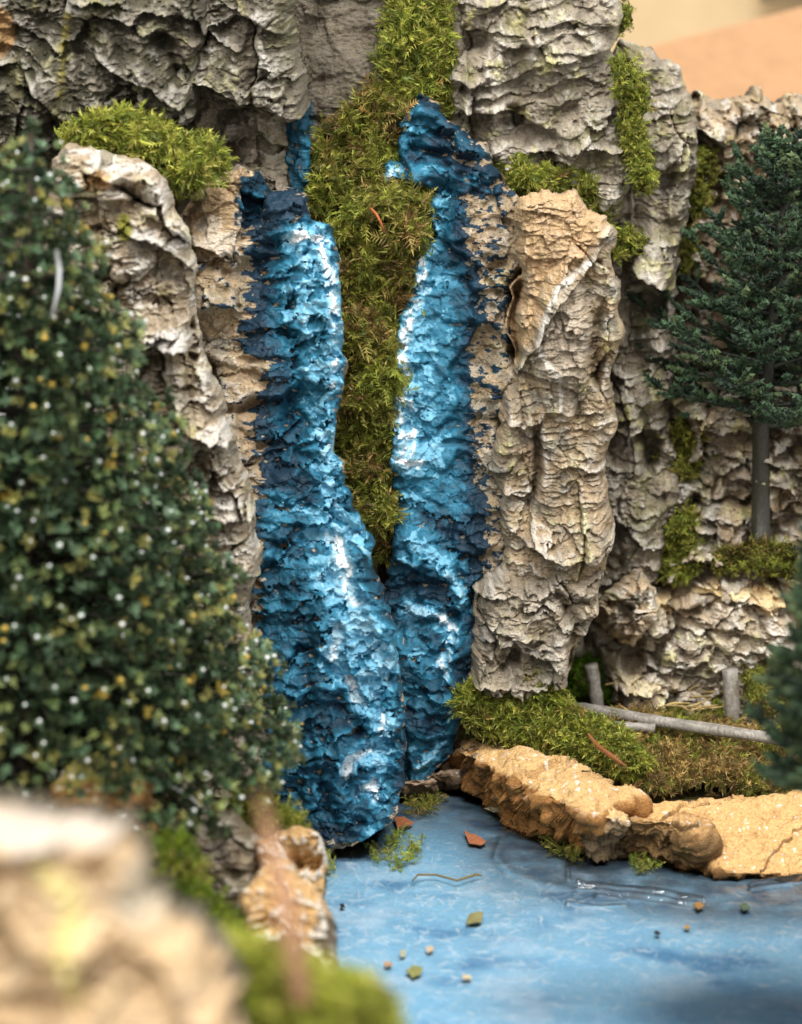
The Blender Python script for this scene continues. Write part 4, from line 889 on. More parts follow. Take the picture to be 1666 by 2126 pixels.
SPRIGS = [sprig(RNG, 6, c, w) for c, w in ((0.4, 0.26), (0.8, 0.30), (1.2, 0.24), (1.7, 0.28), (0.6, 0.2), (1.3, 0.34))]
GREEN = [lin(138, 146, 58), lin(114, 124, 48), lin(160, 162, 72), lin(94, 104, 42), lin(148, 144, 70)]
OLIVE = [lin(132, 132, 56), lin(110, 110, 46), lin(146, 134, 70), lin(96, 98, 40), lin(140, 144, 64)]
BROWN = [lin(150, 122, 74), lin(122, 98, 58), lin(172, 146, 90), lin(130, 118, 64), lin(104, 84, 52)]
def moss(name, label, poly, plane, seed, n0, size=(0.006, 0.011), mix=None, T=0.012, edge=40, up=0.5, step=4.0, droop=0.0, lump=0.010, group='moss cushions', jit=10, browns=None, pal=None, mat_on=True):
    rng = np.random.default_rng(seed); n = int(n0 * 1.45); size = (size[0] * 0.72, size[1] * 0.84)
    s = slab(poly, plane, step, seed, T=T, edge=edge, low=lump, plate=(60, 60, lump * 0.5, lump * 0.3), st=((40, lump * 0.6, 0.0),), fine=0.002, jit=jit, back=0.01)
    C = mixc(np.broadcast_to(lin(56, 52, 26), s.X.shape + (3,)), lin(80, 80, 34), np.clip(0.5 + fbm(s.u / 20, s.v / 20, seed, 3), 0, 1))
    V = s.P.reshape(-1, 3); used = np.unique(s.faces)
    lo = V[used].min(0); hi = V[used].max(0)
    root = thing(name, label, 'moss', (float((lo[0] + hi[0]) / 2), float((lo[1] + hi[1]) / 2), float(lo[2])), group)
    v, f, c = submesh(V, s.faces, C.reshape(-1, 3), np.ones(len(s.faces), bool)); mat_on and mesh('moss_mat', v, f, M_MAT, c, root)
    dens = np.clip(0.55 + 1.3 * fbm(s.u / 22, s.v / 18, seed + 50, 3), 0.06, 1.4)[s.fy, s.fx]
    fi = rng.choice(len(s.faces), n, p=dens / dens.sum())
    wts = rng.random((n, 2)); a, b, d, e = (V[s.faces[fi, k]] for k in range(4))
    P = a + (e - a) * wts[:, :1] + (b - a) * wts[:, 1:]
    N = s.nrm.reshape(-1, 3)[s.faces[fi, 0]]
    D = N * 0.75 + rng.normal(size=(n, 3)) * 0.55 + np.array([0, 0, up - droop])
    # neighbouring shoots lean the same way: tufts
    pu, pv = s.u.ravel()[s.faces[fi, 0]], s.v.ravel()[s.faces[fi, 0]]
    D[:, 0] += 1.1 * perlin(pu / 26, pv / 26, seed + 3); D[:, 2] += 0.8 * perlin(pu / 26, pv / 26, seed + 4)
    R = basis(D, rng)
    S = (size[0] + (size[1] - size[0]) * rng.random(n) ** 1.4 * 1.25) * (0.85 + 0.25 * (perlin(pu / 40, pv / 40, seed + 8) > 0))
    pal_g = np.array(pal if pal is not None else GREEN); pal_o = np.array(OLIVE); pal_b = np.array(BROWN)
    t = 0.5 + 0.9 * fbm(pu / 60, pv / 60, seed + 5, 3) + rng.normal(0, 0.12, n)
    gmix, omix = mix or (0.5, 0.85)
    bx = browns(s.X.ravel()[s.faces[fi, 0]], s.Y.ravel()[s.faces[fi, 0]]) if browns else 0
    t = t + bx
    pick = rng.integers(0, 5, n)
    C = np.where((t < gmix)[:, None], pal_g[pick], np.where((t < omix)[:, None], pal_o[pick], pal_b[pick])) * rng.uniform(0.7, 1.25, (n, 1))
    P = P - N * (S * 0.25)[:, None]
    scatter('moss_shoots', SPRIGS, P, R, S, C, M_MOSS, root, rng, tipcol=0.65, kind='stuff')
    return root

moss('moss_clump', 'long strip of olive and green moss hanging between the two waterfall branches', [(664, 280), (710, 262), (770, 190), (830, 200), (850, 235), (822, 300), (786, 370), (890, 412), (880, 450), (862, 560), (846, 640), (822, 700), (832, 780), (818, 880), (832, 950), (812, 1010), (822, 1150), (772, 1145), (735, 1060), (718, 1000), (690, 930), (702, 800), (706, 700), (694, 560), (700, 490), (664, 470), (636, 425), (656, 380)],
     (0.035, 0.12, 0.0), 901, 5600, (0.010, 0.0175), (0.40, 0.78), T=0.016, edge=60, up=0.35, lump=0.016, browns=lambda X, Y: 0.22 * np.exp(-((X - 815) / 50) ** 2 - ((Y - 600) / 130) ** 2) + 0.3 * np.exp(-((X - 800) / 60) ** 2 - ((Y - 240) / 70) ** 2))
moss('moss_clump', 'bright green moss trailing down from the top edge between the cliffs', [(826, -60), (920, -60), (928, 60), (924, 160), (930, 225), (896, 215), (860, 180), (815, 160), (800, 120), (812, 60)],
     (0.085, -0.05, 0.0), 902, 1900, (0.010, 0.018), (0.8, 1.0), T=0.018, edge=50, up=-0.2, droop=0.7)
moss('moss_clump', 'bright yellow-green moss cushion on the pale pillar, upper left', [(140, 296), (220, 262), (300, 268), (350, 296), (420, 316), (462, 350), (430, 372), (398, 396), (350, 380), (300, 348), (215, 322), (155, 312)],
     (-0.105, 0.4, 0.1), 903, 2200, (0.010, 0.017), (0.85, 1.05), T=0.003, edge=24, up=0.3, lump=0.012)
moss('moss_clump', 'green moss tuft on top of the tan laminated slab', [(1020, 360), (1050, 325), (1100, 370), (1180, 360), (1230, 400), (1255, 450), (1200, 420), (1150, 405), (1090, 400), (1060, 410)],
     (0.035, 0.25, 0.0), 904, 1300, (0.008, 0.015), (0.9, 1.1), T=0.01, edge=25, up=0.6)
moss('moss_clump', 'narrow green moss line down the gap right of the top cliff', [(1268, 120), (1300, 130), (1332, 180), (1330, 290), (1345, 360), (1330, 390), (1300, 330), (1290, 220)],
     (0.072, 0.0, 0.0), 905, 900, (0.006, 0.011), (0.9, 1.1), T=0.016, edge=22, up=0.1)
moss('moss_clump', 'small green moss sprig at the right edge of the tan slab', [(1258, 500), (1300, 490), (1330, 500), (1300, 525), (1268, 535)],
     (0.06, 0.2, 0.0), 906, 260, (0.007, 0.012), (0.9, 1.1), T=0.012, edge=16, up=0.4)
moss('moss_clump', 'dark olive moss in the gap left of the dark fir', [(1400, 320), (1470, 310), (1480, 350), (1440, 450), (1440, 520), (1410, 560), (1395, 520), (1410, 420)],
     (0.15, 0.05, 0.0), 907, 700, (0.006, 0.011), (0.4, 0.9), T=0.014, edge=24, up=0.1)
moss('moss_clump', 'shaded green moss at the base of the rocks behind the boulder', [(1390, 1090), (1430, 1060), (1440, 1150), (1430, 1195), (1380, 1195)],
     (0.11, 0.1, 0.0), 908, 600, (0.007, 0.012), (0.8, 1.1), T=0.014, edge=20, up=0.3)
moss('moss_clump', 'dark hollow filled with olive moss beside the fir trunk', [(1370, 890), (1440, 860), (1460, 920), (1430, 985), (1380, 980)],
     (0.12, 0.1, 0.0), 909, 500, (0.007, 0.012), (0.3, 0.8), T=0.010, edge=20, up=0.0)
moss('moss_clump', 'golden green moss around the foot of the dark fir', [(1480, 1155), (1560, 1130), (1640, 1140), (1660, 1190), (1620, 1200), (1560, 1185), (1490, 1180)],
     (0.12, 0.5, 0.0), 910, 420, (0.006, 0.010), (0.4, 0.7), T=0.002, edge=20, up=0.2)
moss('moss_clump', 'yellow-green moss mound at the foot of the brown cork chunk by the waterfall', [(955, 1460), (990, 1440), (1050, 1405), (1120, 1400), (1140, 1440), (1180, 1490), (1260, 1530), (1330, 1580), (1340, 1620), (1260, 1610), (1150, 1560), (1050, 1530), (980, 1510)],
     (0.10, 0.8, 0.0), 911, 3600, (0.008, 0.014), (0.74, 0.95), T=0.012, edge=40, up=0.5, lump=0.006)
moss('moss_clump', 'brown dried moss carpet behind the flat tan slab on the right bank', [(1230, 1530), (1330, 1510), (1480, 1530), (1640, 1560), (1700, 1600), (1700, 1660), (1600, 1655), (1460, 1640), (1340, 1650), (1290, 1600)],
     ('level', 0.022, 0.1), 912, 4600, (0.007, 0.013), (0.14, 0.34), T=0.010, edge=30, up=0.1, lump=0.004)
moss('moss_clump', 'fresh green moss patch behind the left fence post', [(1150, 1420), (1180, 1385), (1230, 1380), (1300, 1420), (1350, 1450), (1330, 1475), (1240, 1470), (1170, 1465)],
     (0.205, 0.6, 0.0), 913, 1500, (0.005, 0.008), (0.85, 1.05), T=0.012, edge=24, up=0.4, pal=[lin(96, 140, 28), lin(84, 124, 24), lin(118, 154, 40), lin(70, 104, 22), lin(110, 136, 44)])
moss('moss_clump', 'mixed green and straw-brown moss ground between the fence posts', [(1260, 1440), (1400, 1430), (1500, 1470), (1520, 1520), (1400, 1510), (1280, 1480)],
     ('level', 0.016, 0.1), 914, 1500, (0.005, 0.010), (0.35, 0.6), T=0.008, edge=20, up=0.3, lump=0.004)
moss('moss_clump', 'green moss at the right edge behind the end of the rail', [(1540, 1440), (1600, 1420), (1680, 1440), (1700, 1500), (1620, 1510), (1560, 1490)],
     ('level', 0.028, 0.2), 915, 900, (0.006, 0.011), (0.6, 0.9), T=0.012, edge=20, up=0.4, lump=0.005)
moss('moss_clump', 'dark green moss slope below the speckled fir on the left bank', [(330, 1760), (380, 1730), (420, 1790), (440, 1870), (520, 1930), (560, 1990), (540, 2040), (440, 2030), (360, 1900)],
     (-0.30, 0.3, 0.0), 916, 2600, (0.007, 0.012), (0.8, 1.05), T=0.03, edge=40, up=0.3, pal=[lin(98, 118, 28), lin(80, 102, 24), lin(116, 132, 36), lin(66, 84, 20), lin(104, 112, 36)])
moss('moss_clump', 'small green moss tuft between the waterfall foot and the left shore chunk', [(500, 1660), (540, 1640), (570, 1680), (620, 1700), (630, 1735), (570, 1740), (520, 1720)],
     (-0.16, 0.4, 0.0), 917, 900, (0.007, 0.012), (0.8, 1.05), T=0.02, edge=20, up=0.4)
moss('moss_clump', 'out of focus green moss cushion at the bottom edge of the picture', [(380, 2000), (470, 1960), (560, 1960), (650, 2000), (730, 2030), (800, 2060), (860, 2200), (300, 2200)],
     (-0.62, 0.5, 0.0), 918, 2200, (0.006, 0.011), (0.75, 1.0), pal=[lin(170, 178, 70), lin(150, 160, 60), lin(186, 186, 90), lin(130, 140, 50), lin(176, 170, 84)], T=0.03, edge=60, up=0.4, step=8)
moss('moss_clump', 'tiny moss tuft stuck to the cliff edge against the tan board', [(1280, 20), (1300, 14), (1306, 40), (1284, 60)], (0.11, 0.0, 0.0), 919, 90, (0.006, 0.010), (0.9, 1.1), T=0.008, edge=10, up=0.3, jit=2)
# moss floating on the pond
for poly, sd_, n, lb, mixv in (([(766, 1760), (800, 1770), (830, 1735), (850, 1750), (880, 1745), (850, 1790), (790, 1800)], 931, 260, 'green moss scrap floating near the foot of the left branch', (0.85, 1.1)),
                        ([(662, 1780), (685, 1775), (690, 1810), (672, 1835), (660, 1820)], 932, 120, 'light green moss scrap clinging to the left shore chunk', (0.9, 1.1)),
                        ([(1120, 1740), (1150, 1725), (1190, 1755), (1210, 1790), (1170, 1785)], 933, 240, 'olive moss scrap in the water beside the grey-brown knob', (0.4, 0.9)),
                        ([(1318, 1790), (1340, 1770), (1362, 1785), (1355, 1805), (1330, 1803)], 934, 110, 'green moss curl floating under the shaded brown block', (0.85, 1.1)),
                        ([(840, 1680), (870, 1655), (910, 1650), (900, 1680), (860, 1690)], 935, 260, 'brownish moss scrap at the water line of the cork rubble', (0.15, 0.6)),
                        ([(1040, 1690), (1070, 1665), (1100, 1690), (1080, 1720), (1050, 1710)], 936, 160, 'dry pale moss scrap washed against the long tan block', (0.1, 0.4))):
    moss('moss_scrap', lb, poly, ('level', 0.001, 0.0), sd_, int(n * .6), (0.005, 0.009), mixv, T=0.001, edge=14, up=0.12, lump=0.0012, group='moss scraps on the pond', jit=5, mat_on=False, pal=[lin(150, 164, 72), lin(132, 148, 60), lin(170, 176, 90), lin(116, 130, 54), lin(156, 156, 80)])
# ------------------------------------------------------------------ trees
def tube(pts, rad, n=7, cap=True):
    pts = np.array(pts, float); rad = np.broadcast_to(np.array(rad, float), len(pts))
    V, Fc = [], []
    for i, p in enumerate(pts):
        d = pts[min(i + 1, len(pts) - 1)] - pts[max(i - 1, 0)]; d /= np.linalg.norm(d) + 1e-12
        a = np.cross(d, [0.3, 0.9, 0.2] if abs(d[2]) > 0.8 else [0, 0, 1.0]); a /= np.linalg.norm(a); b = np.cross(d, a)
        for k in range(n):
            t = 2 * math.pi * k / n; V.append(p + rad[i] * (math.cos(t) * a + math.sin(t) * b))
    for i in range(len(pts) - 1):
        for k in range(n):
            k2 = (k + 1) % n
            A, B, C_, D = i * n + k, i * n + k2, (i + 1) * n + k2, (i + 1) * n + k
            Fc += [[A, B, C_], [A, C_, D]]
    if cap:
        for i in (0, len(pts) - 1):
            V.append(pts[i]); c = len(V) - 1
            for k in range(n): Fc.append([c, i * n + k, i * n + (k + 1) % n])
    return np.array(V), np.array(Fc)
def joined(tubes):
    VV, FF, b = [], [], 0
    for v, f in tubes: VV.append(v); FF.append(f + b); b += len(v)
    return np.concatenate(VV), np.concatenate(FF)
def leafpad(rng, k=10):
    """small cluster of folded, cupped leaves round +x"""
    V, Fc = [], []
    for i in range(k):
        az = 2 * math.pi * (i + rng.uniform(-.3, .3)) / k; tilt = rng.uniform(0.35, 1.05)
        d = np.array([math.cos(tilt), math.sin(tilt) * math.cos(az), math.sin(tilt) * math.sin(az)])
        s_ = np.cross(d, [1, 0, 0.01]); s_ /= np.linalg.norm(s_); u_ = np.cross(s_, d)
        L = rng.uniform(0.7, 1.1); w = rng.uniform(0.10, 0.17)
        b = len(V); V += [np.zeros(3), d * L * .55 + s_ * w + u_ * .1, d * L, d * L * .55 - s_ * w + u_ * .1, d * L * .5 - u_ * .06]
        Fc += [[b, b + 1, b + 4], [b + 1, b + 2, b + 4], [b + 2, b + 3, b + 4], [b + 3, b, b + 4]]
    return np.array(V), np.array(Fc)
def needles(rng, k=11):
    V, Fc = [], []
    for i in range(k):
        t = i / k; az = i * 2.4 + rng.uniform(-.4, .4); tilt = rng.uniform(0.45, 0.85)
        o = np.array([t * 0.75, 0, 0]); d = np.array([math.cos(tilt), math.sin(tilt) * math.cos(az), math.sin(tilt) * math.sin(az)])
        s_ = np.cross(d, [1, 0, 0.01]); s_ /= np.linalg.norm(s_); u_ = np.cross(s_, d); w = 0.13; L = rng.uniform(.30, .42) * (1.1 - .4 * t)
        b = len(V); V += [o - s_ * w, o + s_ * w, o + d * L, o + u_ * w]
        Fc += [[b, b + 1, b + 2], [b, b + 3, b + 2], [b + 1, b + 3, b + 2]]
    return np.array(V), np.array(Fc)
def bead():
    t = (1 + 5 ** .5) / 2
    v = np.array([(-1, t, 0), (1, t, 0), (-1, -t, 0), (1, -t, 0), (0, -1, t), (0, 1, t), (0, -1, -t), (0, 1, -t), (t, 0, -1), (t, 0, 1), (-t, 0, -1), (-t, 0, 1)], float)
    v /= np.linalg.norm(v[0])
    f = np.array([(0, 11, 5), (0, 5, 1), (0, 1, 7), (0, 7, 10), (0, 10, 11), (1, 5, 9), (5, 11, 4), (11, 10, 2), (10, 7, 6), (7, 1, 8), (3, 9, 4), (3, 4, 2), (3, 2, 6), (3, 6, 8), (3, 8, 9), (4, 9, 5), (2, 4, 11), (6, 2, 10), (8, 6, 7), (9, 8, 1)])
    return v, f
PADS = [leafpad(RNG) for _ in range(6)]; NEED = [needles(RNG) for _ in range(6)]; BEAD = [bead()]

def speckled_fir(name, label, base, top, rad, nbr, seed, lo=0.02, tips=True, dark=1.0, twist=None):
    rng = np.random.default_rng(seed)
    base = np.array(base, float); top = np.array(top, float); H = np.linalg.norm(top - base)
    root = thing(name, label, 'tree', tuple(base), 'model fir trees')
    ax = (top - base)
    v, f = tube([base + ax * t for t in (0, .3, .6, .9, 1.0)], [0.010, 0.008, 0.005, 0.002, 0.001]); mesh('trunk', v, f, M_BARKWOOD, np.tile(lin(62, 50, 36), (len(v), 1)), root)
    tw = []; P, D, S, wire = [], [], [], []
    for i in range(nbr):
        t = lo + (0.97 - lo) * (1 - (1 - (i + rng.uniform(0, 1)) / nbr) ** 0.62)
        az = i * 2.39996 + rng.normal(0, .25)
        r = rad * (1 - t) ** 0.96 * rng.uniform(0.86, 1.08) + 0.006
        o = base + ax * t; d = np.array([math.cos(az), math.sin(az), 0])
        rise = rng.uniform(-0.18, 0.12); sag = 0.16
        pts = [o + d * r * q + np.array([0, 0, r * (rise * q + 0.20 * q - sag * q * q)]) for q in (0, .35, .7, 1.0)]
        tw.append(tube(pts, [0.0016, 0.0012, 0.0008, 0.0005], 5, False))
        m_ = max(3, int(r / 0.0066))
        for j in range(m_):
            q = 0.22 + 0.78 * (j + rng.random()) / m_
            k = min(2, int(q * 3)); a = q * 3 - k if k < 3 else 0
            p = pts[k] * (1 - min(1, a)) + pts[k + 1] * min(1, a)
            sd_ = rng.normal(size=3); sd_ -= d * (sd_ @ d); sd_ /= np.linalg.norm(sd_) + 1e-9
            for w in range(2):
                off = sd_ * (1 if w else -1) * rng.uniform(0.001, 0.006) * (1.2 - 0.3 * q)
                P.append(p + off); D.append(off / 0.005 * 0.9 + d * 0.7 + np.array([0, 0, .35])); S.append(rng.uniform(0.0046, 0.0088))
        P.append(pts[-1]); D.append(d + np.array([0, 0, .2])); S.append(0.0055)
    for q_ in np.linspace(.93, 1.01, 16):
        P.append(base + ax * q_); D.append(rng.normal(size=3) + [0, 0, .8]); S.append(.007)
    v, f = joined(tw); mesh('branches', v, f, M_BARKWOOD, np.tile(lin(66, 62, 52), (len(v), 1)), root, kind='stuff')
    P = np.array(P); D = np.array(D); S = np.array(S); n = len(P)
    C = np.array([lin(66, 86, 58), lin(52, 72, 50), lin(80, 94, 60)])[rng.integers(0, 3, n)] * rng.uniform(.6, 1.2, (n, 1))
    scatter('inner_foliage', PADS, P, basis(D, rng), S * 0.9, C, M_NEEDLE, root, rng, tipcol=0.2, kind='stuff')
    # outer tufts, one at every twig end, set in loose tiers
    sp = 0.0066; P, D = [], []
    nt_ = int(H * (0.985 - lo) / sp)
    for i in range(nt_):
        t = lo + (0.985 - lo) * (i + .5) / nt_
        r0 = rad * (1 - t) ** 0.96 + 0.004; m_ = max(3, int(2 * math.pi * r0 / (sp * 1.08)))
        for j in range(m_):
            az = 2 * math.pi * (j + .5 * (i % 2) + rng.uniform(-.28, .28)) / m_
            tier = 0.010 * math.sin(i * 1.05 + 2.0 * perlin(np.array(az * 1.6), np.array(i * .13), 9)) - 0.004
            r = r0 + min(1, r0 / .05) * tier + rng.normal(0, .0022)
            d = np.array([math.cos(az), math.sin(az), 0.0])
            P.append(base + ax * t + d * r + np.array([0, 0, rng.normal(0, .0016)])); D.append(d + np.array([0, 0, rng.uniform(.1, .9)]) + rng.normal(size=3) * .22)
    P = np.array(P); D = np.array(D); n = len(P); S = rng.uniform(.0042, .0064, n)
    keep = rng.random(n) > 0.10; P, D, S = P[keep], D[keep], S[keep]; n = len(P)
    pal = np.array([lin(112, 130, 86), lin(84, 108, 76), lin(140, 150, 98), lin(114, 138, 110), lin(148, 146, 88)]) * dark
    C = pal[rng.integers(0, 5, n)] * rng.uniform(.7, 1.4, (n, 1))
    C = np.where((rng.random(n) < 0.03)[:, None], lin(164, 146, 70), C)
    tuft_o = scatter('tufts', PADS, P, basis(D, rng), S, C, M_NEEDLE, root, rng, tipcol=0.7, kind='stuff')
    if tips:
        Dn = D / np.linalg.norm(D, axis=1, keepdims=True)
        r_ = rng.random(n)
        for nm, sel, cc, sz in (('yellow_tips', r_ < 0.06, lin(190, 160, 66), 0.0012), ('white_tips', (r_ > 0.78), lin(236, 240, 238), 0.00095)):  # white beads are pale tips and also stand in for point glints
            k = sel.nonzero()[0]
            Pk = P[k] + Dn[k] * (S[k] * 0.85)[:, None]
            Sk = rng.uniform(.7, 1.25, (len(k), 1)) * sz * rng.uniform(.7, 1.4, (len(k), 3))
            scatter(nm, BEAD, Pk, basis(D[k], rng), Sk, np.tile(cc, (len(k), 1)) * rng.uniform(.75, 1.05, (len(k), 1)), M_TIP, root, rng, kind='stuff', smooth=True).parent = tuft_o
    return root
yT = -0.24
speckled_fir('fir_tree', 'big dark green model fir with white and yellow tips, left foreground', W(np.array(40.), np.array(1730.), yT), W(np.array(66.), np.array(272.), yT), 0.144, 330, 951, lo=0.10)
# bare wire twigs showing on it
for pts, lb in (([(118, 520), (124, 560), (122, 600), (108, 660)], 'shiny bare wire twig near the tip of the speckled fir'), ([(340, 1625), (390, 1650), (432, 1690)], 'pale bare twig sticking out under the speckled fir')):
    P_ = [W(np.array(float(a)), np.array(float(b)), yT - (0.075 if a < 200 else 0.06)) for a, b in pts]
    v, f = tube(P_, [0.0010] * (len(P_) - 1) + [0.0005], 6)
    o = mesh('bare_twig', v, f, M_TIP, np.tile(lin(206, 210, 214), (len(v), 1)))
    tag(o, lb, 'twig', 'bare twigs of the speckled fir')

def dark_fir(name, label, base, crown0, top, rad, seed, nb=64, trunk_r=0.0072, spray=1.0):
    rng = np.random.default_rng(seed)
    base = np.array(base, float); top = np.array(top, float); crown0 = np.array(crown0, float)
    root = thing(name, label, 'tree', tuple(base), 'model fir trees')
    v, f = tube([base, base * .5 + crown0 * .5, crown0, crown0 * .5 + top * .5, top], [trunk_r, trunk_r * .93, trunk_r * .85, trunk_r * .5, trunk_r * .15], 12)
    mesh('trunk', v, f, M_BARKWOOD, np.tile(lin(50, 50, 40), (len(v), 1)), root)
    ax = top - crown0; P, D, S = [], [], []; tw = []
    for i in range(nb):
        t = (i + rng.uniform(0, .8)) / nb
        az = i * 2.39996 + rng.normal(0, .3); r = rad * ((1 - t) ** 0.8 * 0.95 + 0.06) * rng.uniform(.72, 1.12)
        o = crown0 + ax * (t * 0.97); d = np.array([math.cos(az), math.sin(az), 0])
        lift = 0.22 + 0.75 * t + rng.normal(0, .12)
        ln = np.cross(d, [0, 0, 1.0])
        def bp(q): return o + d * r * q + np.array([0, 0, r * (lift * q * q * .8 + 0.05 * q)])
        pts = [bp(q) for q in (0, .35, .7, 1)]
        tw.append(tube(pts, [0.0020, 0.0015, 0.001, 0.0006], 5, False))
        m_ = max(3, int(r / 0.016))
        for j in range(m_ + 1):
            q = 0.16 + 0.84 * j / m_
            p = bp(q); tl = r * 0.36 * (1.08 - q) + 0.007
            tang = bp(min(1, q + .05)) - bp(q - .05); tang /= np.linalg.norm(tang)
            for sg in (-1, 1):
                dd = tang * 0.75 + ln * sg * 0.75 + np.array([0, 0, rng.normal(0.1, .22)]); dd /= np.linalg.norm(dd)
                kk = max(1, int(tl / 0.0075))
                tw.append(tube([p, p + dd * tl], [0.0009, 0.0005], 4, False))
                for w in range(kk + 1):
                    P.append(p + dd * tl * (w + .3) / (kk + 1)); D.append(dd + rng.normal(size=3) * .12); S.append(rng.uniform(.011, .015))
            P.append(p); D.append(tang); S.append(.013)
    v, f = joined(tw); mesh('branches', v, f, M_BARKWOOD, np.tile(lin(40, 46, 36), (len(v), 1)), root, kind='stuff')
    P = np.array(P); D = np.array(D); S = np.array(S); n = len(P)
    pal = np.array([lin(48, 68, 48), lin(38, 54, 40), lin(68, 92, 64), lin(54, 76, 52), lin(80, 96, 62)])
    C = pal[rng.integers(0, 5, n)] * rng.uniform(.65, 1.25, (n, 1))
    scatter('foliage', NEED, P, basis(D, rng), S, C, M_NEEDLE, root, rng, tipcol=0.5, kind='stuff')
    return root
w1 = lambda a, b, y: W(np.array(float(a)), np.array(float(b)), y)
dark_fir('fir_tree', 'dark blue-green model fir on a bare trunk against the pale far cork', w1(1580, 1150, 0.09), w1(1580, 890, 0.09), w1(1640, 300, 0.09), 0.094, 961, nb=60, trunk_r=0.0062)
dark_fir('fir_tree', 'blurred dark fir cut by the right edge in front of the rail', w1(1745, 1900, -0.36), w1(1745, 1690, -0.36), w1(1745, 1060, -0.36), 0.036, 971, nb=50)

# ------------------------------------------------------------------ fence of round sticks
def stick(pts, r, seed, n=12, wob=0.06, sub=8):
    rng = np.random.default_rng(seed); pts = np.array(pts, float)
    Q = []
    for a, b in zip(pts[:-1], pts[1:]): Q += [a + (b - a) * t for t in np.linspace(0, 1, sub, endpoint=False)]
    Q.append(pts[-1]); Q = np.array(Q) + rng.normal(0, r * 0.03, (len(Q), 3))
    v, f = tube(Q, np.clip(r * (1 + wob * rng.normal(size=len(Q))), r * .7, r * 1.3), n)
    return v, f
def woodcol(v, seed, hi=0.5):
    c = mixc(np.broadcast_to(lin(124, 118, 108), v.shape), lin(190, 184, 176), np.clip(.5 + f3(v[:, 0] * 300, v[:, 1] * 300, v[:, 2] * 60, seed, 3), 0, 1) * hi)
    return mixc(c, lin(92, 76, 56), sstep(.1, .5, f3(v[:, 0] * 90, v[:, 1] * 90, v[:, 2] * 90, seed + 5, 3)))
base = g(1380, 1490, .034)
fence = thing('stick_fence', 'low fence of round weathered sticks, two posts and a fallen rail, right bank', 'fence', tuple(base))
b1 = g(1243, 1478, .030); t1 = W(np.array(1228.), np.array(1379.), b1[1] + 0.004)
b2 = g(1523, 1512, .030); t2 = W(np.array(1516.), np.array(1390.), b2[1] + 0.002)
for b_, t_, r, sd_ in ((b1, t1, .0042, 1), (b2, t2, .0048, 2)):
    v, f = stick([b_, t_], r, sd_); mesh('post', v, f, M_BARKWOOD, woodcol(v, sd_), fence)
v, f = stick([g(1150, 1462, .040), g(1250, 1478, .042), g(1420, 1506, .043), g(1700, 1545, .046)], .0037, 3); mesh('rail', v, f, M_BARKWOOD, woodcol(v, 3, .9), fence)
v, f = stick([g(1160, 1505, .040), g(1270, 1506, .041), g(1360, 1512, .041)], .0028, 4); mesh('rail', v, f, M_BARKWOOD, woodcol(v, 4), fence)

# straw scattered between the posts
rng = np.random.default_rng(77)
straw = thing('straw_scatter', 'pale dry straw blades scattered on the moss between the fence posts', 'straw', tuple(g(1400, 1470, .04)))
for i in range(22):
    cx, cy = rng.uniform(1275, 1500), rng.uniform(1415, 1488); a_ = rng.normal(0.0, 0.5) + (math.pi / 2 if rng.random() < .15 else 0); l_ = rng.uniform(.012, .030)
    z = rng.uniform(.034, .046); p = g(cx, cy, z)
    dv = np.array([math.cos(a_), math.sin(a_), rng.normal(0, .12)]) * l_ / 2
    v, f = tube([p - dv, p + [0, 0, rng.uniform(-.001, .002)], p + dv], [.0007, .0008, .0004], 5)
    mesh('straw_blade', v, f, M_DEBRIS, np.tile(lin(188, 162, 106) * rng.uniform(.6, 1.1), (len(v), 1)), straw)

# thin needles and the near twig
def needle_obj(name, label, cat, pts, r, col, group=None):
    v, f = tube(pts, r, 6); o = mesh(name, v, f, M_DEBRIS, np.tile(col, (len(v), 1))); tag(o, label, cat, group); return o
needle_obj('dry_needle', 'reddish curved dry needle lying on the hanging moss strip', 'needle', [w1(770, 432, .000), w1(782, 445, -.003), w1(792, 465, -.003), w1(798, 485, .0)], [.0006, .0009, .0009, .0003], lin(176, 100, 56), 'dry needles')
needle_obj('dry_needle', 'brown dry needle lying on the yellow-green moss by the long tan block', 'needle', [g(1222, 1524, .060), g(1240, 1548, .060), g(1270, 1570, .058), g(1302, 1592, .055)], [.0007, .0013, .0014, .0004], lin(136, 84, 46), 'dry needles')
needle_obj('twig', 'upright out of focus pinkish-brown twig in front of the left shore chunk', 'twig', [w1(543, 1655, -.76), w1(560, 1740, -.76), w1(590, 1860, -.76), w1(630, 2080, -.765)], [.0012, .0022, .0027, .0030], lin(196, 150, 116))
needle_obj('grass_strand', 'thin crooked brown strand floating across the pond', 'strand', [g(856, 1830, .002), g(868, 1816, .0025), g(905, 1816, .002), g(950, 1828, .0025), g(990, 1815, .0025), g(1000, 1818, .002)], [.0004, .0006, .0006, .0006, .0008, .0005], lin(120, 104, 62))

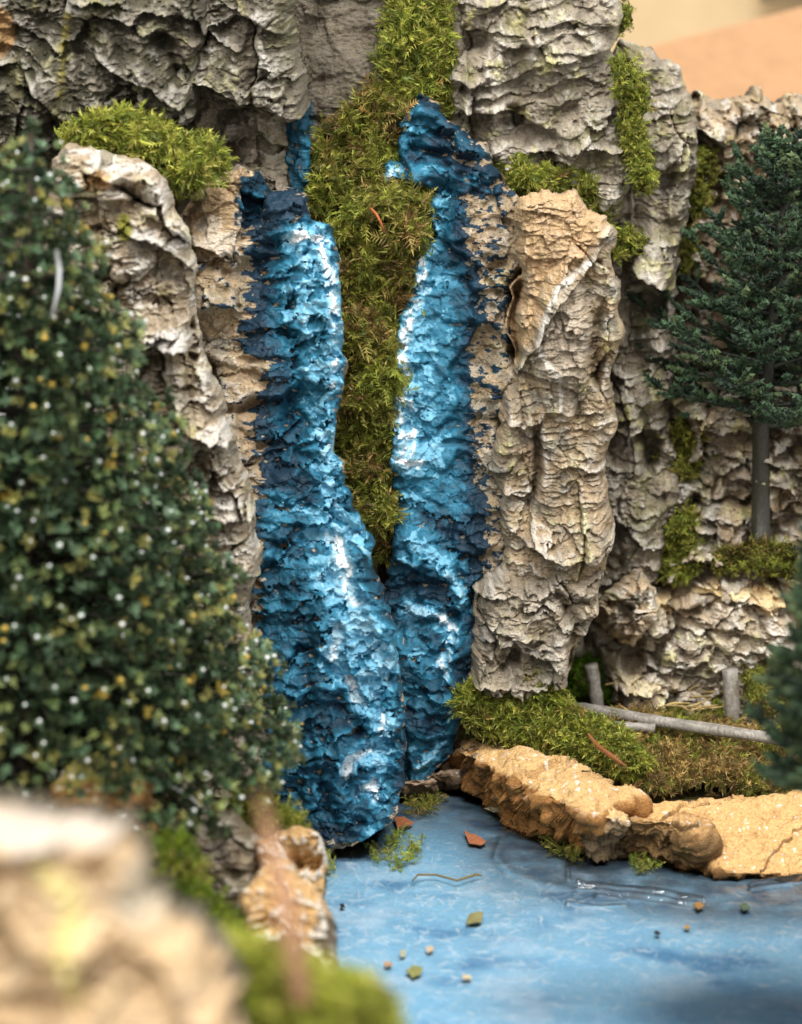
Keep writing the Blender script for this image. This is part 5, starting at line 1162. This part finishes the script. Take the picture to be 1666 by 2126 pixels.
# flat chips and crumbs on the water
def chip(name, label, px, z, col, th=0.0005, group='chips floating on the pond', cat='chip', curl=0.001):
    rng_ = np.random.default_rng(int(px[0][0]))
    z = z if z > .02 else z * 0.35
    P_ = np.array([g(a, b, z) for a, b in px]); n = len(P_)
    c = P_.mean(0); Q = []
    for i in range(n):
        a, b = P_[i], P_[(i + 1) % n]
        Q += [a, a + (b - a) * .5 + (a - c) * rng_.uniform(-.12, .08)]
    Q = np.array(Q); Q[:, 2] += rng_.uniform(0, curl, len(Q)); m_ = len(Q)
    V = np.concatenate([Q, Q - [0, 0, th], [c + [0, 0, .0006]], [c - [0, 0, th]]])
    Fc = []
    for i in range(m_):
        j = (i + 1) % m_; Fc += [[i, j, 2 * m_], [j + m_, i + m_, 2 * m_ + 1], [i, i + m_, j + m_], [i, j + m_, j]]
    o = mesh(name, V, Fc, M_DEBRIS, np.tile(col, (len(V), 1)) * rng_.uniform(.85, 1.1, (len(V), 1)), smooth=False); tag(o, label, cat, group); return o
chip('bark_chip', 'reddish-brown flat chip touching the waterfall foot', [(818, 1698), (840, 1696), (860, 1710), (848, 1716), (826, 1720)], .003, lin(166, 104, 70))
chip('bark_chip', 'reddish-brown leaf-shaped chip further out on the dark water', [(963, 1726), (985, 1732), (1010, 1748), (1000, 1756), (974, 1752)], .003, lin(168, 106, 72))
chip('leaf_scrap', 'olive three-cornered leaf scrap in mid pond', [(968, 1918), (975, 1898), (1004, 1896), (1000, 1916), (984, 1918)], .0025, lin(134, 128, 84))
chip('leaf_scrap', 'yellow-olive leaf scrap in the lower part of the pond', [(842, 2018), (858, 2004), (878, 2012), (874, 2024), (856, 2030)], .0025, lin(136, 136, 80))
chip('crumb', 'ochre crumb beside the bright streak on the resin lip', [(1438, 1880), (1454, 1874), (1464, 1882), (1450, 1890)], .0035, lin(150, 112, 64))
chip('crumb', 'tiny ochre crumb on open water at the right', [(1420, 1924), (1430, 1920), (1434, 1928), (1424, 1930)], .002, lin(160, 130, 80))
chip('crumb', 'dark speck floating right of centre', [(1358, 1936), (1366, 1934), (1372, 1938), (1364, 1942)], .002, lin(40, 40, 44))
chip('crumb', 'pink-brown crumb near the left pond edge', [(797, 2000), (812, 1998), (816, 2006), (802, 2008)], .002, lin(178, 140, 104))
chip('crumb', 'pale orange crumb left of mid pond', [(884, 1970), (898, 1966), (902, 1974), (888, 1978)], .002, lin(186, 166, 138))
chip('crumb', 'cream upright crumb just left of the pale orange one', [(830, 1976), (842, 1972), (844, 1986), (832, 1988)], .002, lin(176, 178, 148))
chip('crumb', 'pale tan crumb below the yellow-olive leaf scrap, to its right', [(958, 2028), (976, 2026), (980, 2034), (962, 2036)], .002, lin(186, 170, 138))
chip('crumb', 'small dark speck by the left shore chunk', [(706, 1880), (714, 1878), (718, 1884), (708, 1886)], .002, lin(38, 42, 44))
chip('crumb', 'dark green speck on the right rim of the resin', [(1536, 1880), (1552, 1876), (1558, 1888), (1544, 1892)], .004, lin(70, 88, 66))
chip('straw_scrap', 'pale straw scrap against the long tan block at the water line', [(1006, 1680), (1040, 1672), (1054, 1684), (1026, 1688)], .004, lin(206, 196, 164))
chip('bark_flake', 'black insect-shaped flake on the pale top of the long tan block', [(1204, 1596), (1220, 1592), (1226, 1602), (1208, 1604)], .041, lin(26, 24, 22), group='flakes')
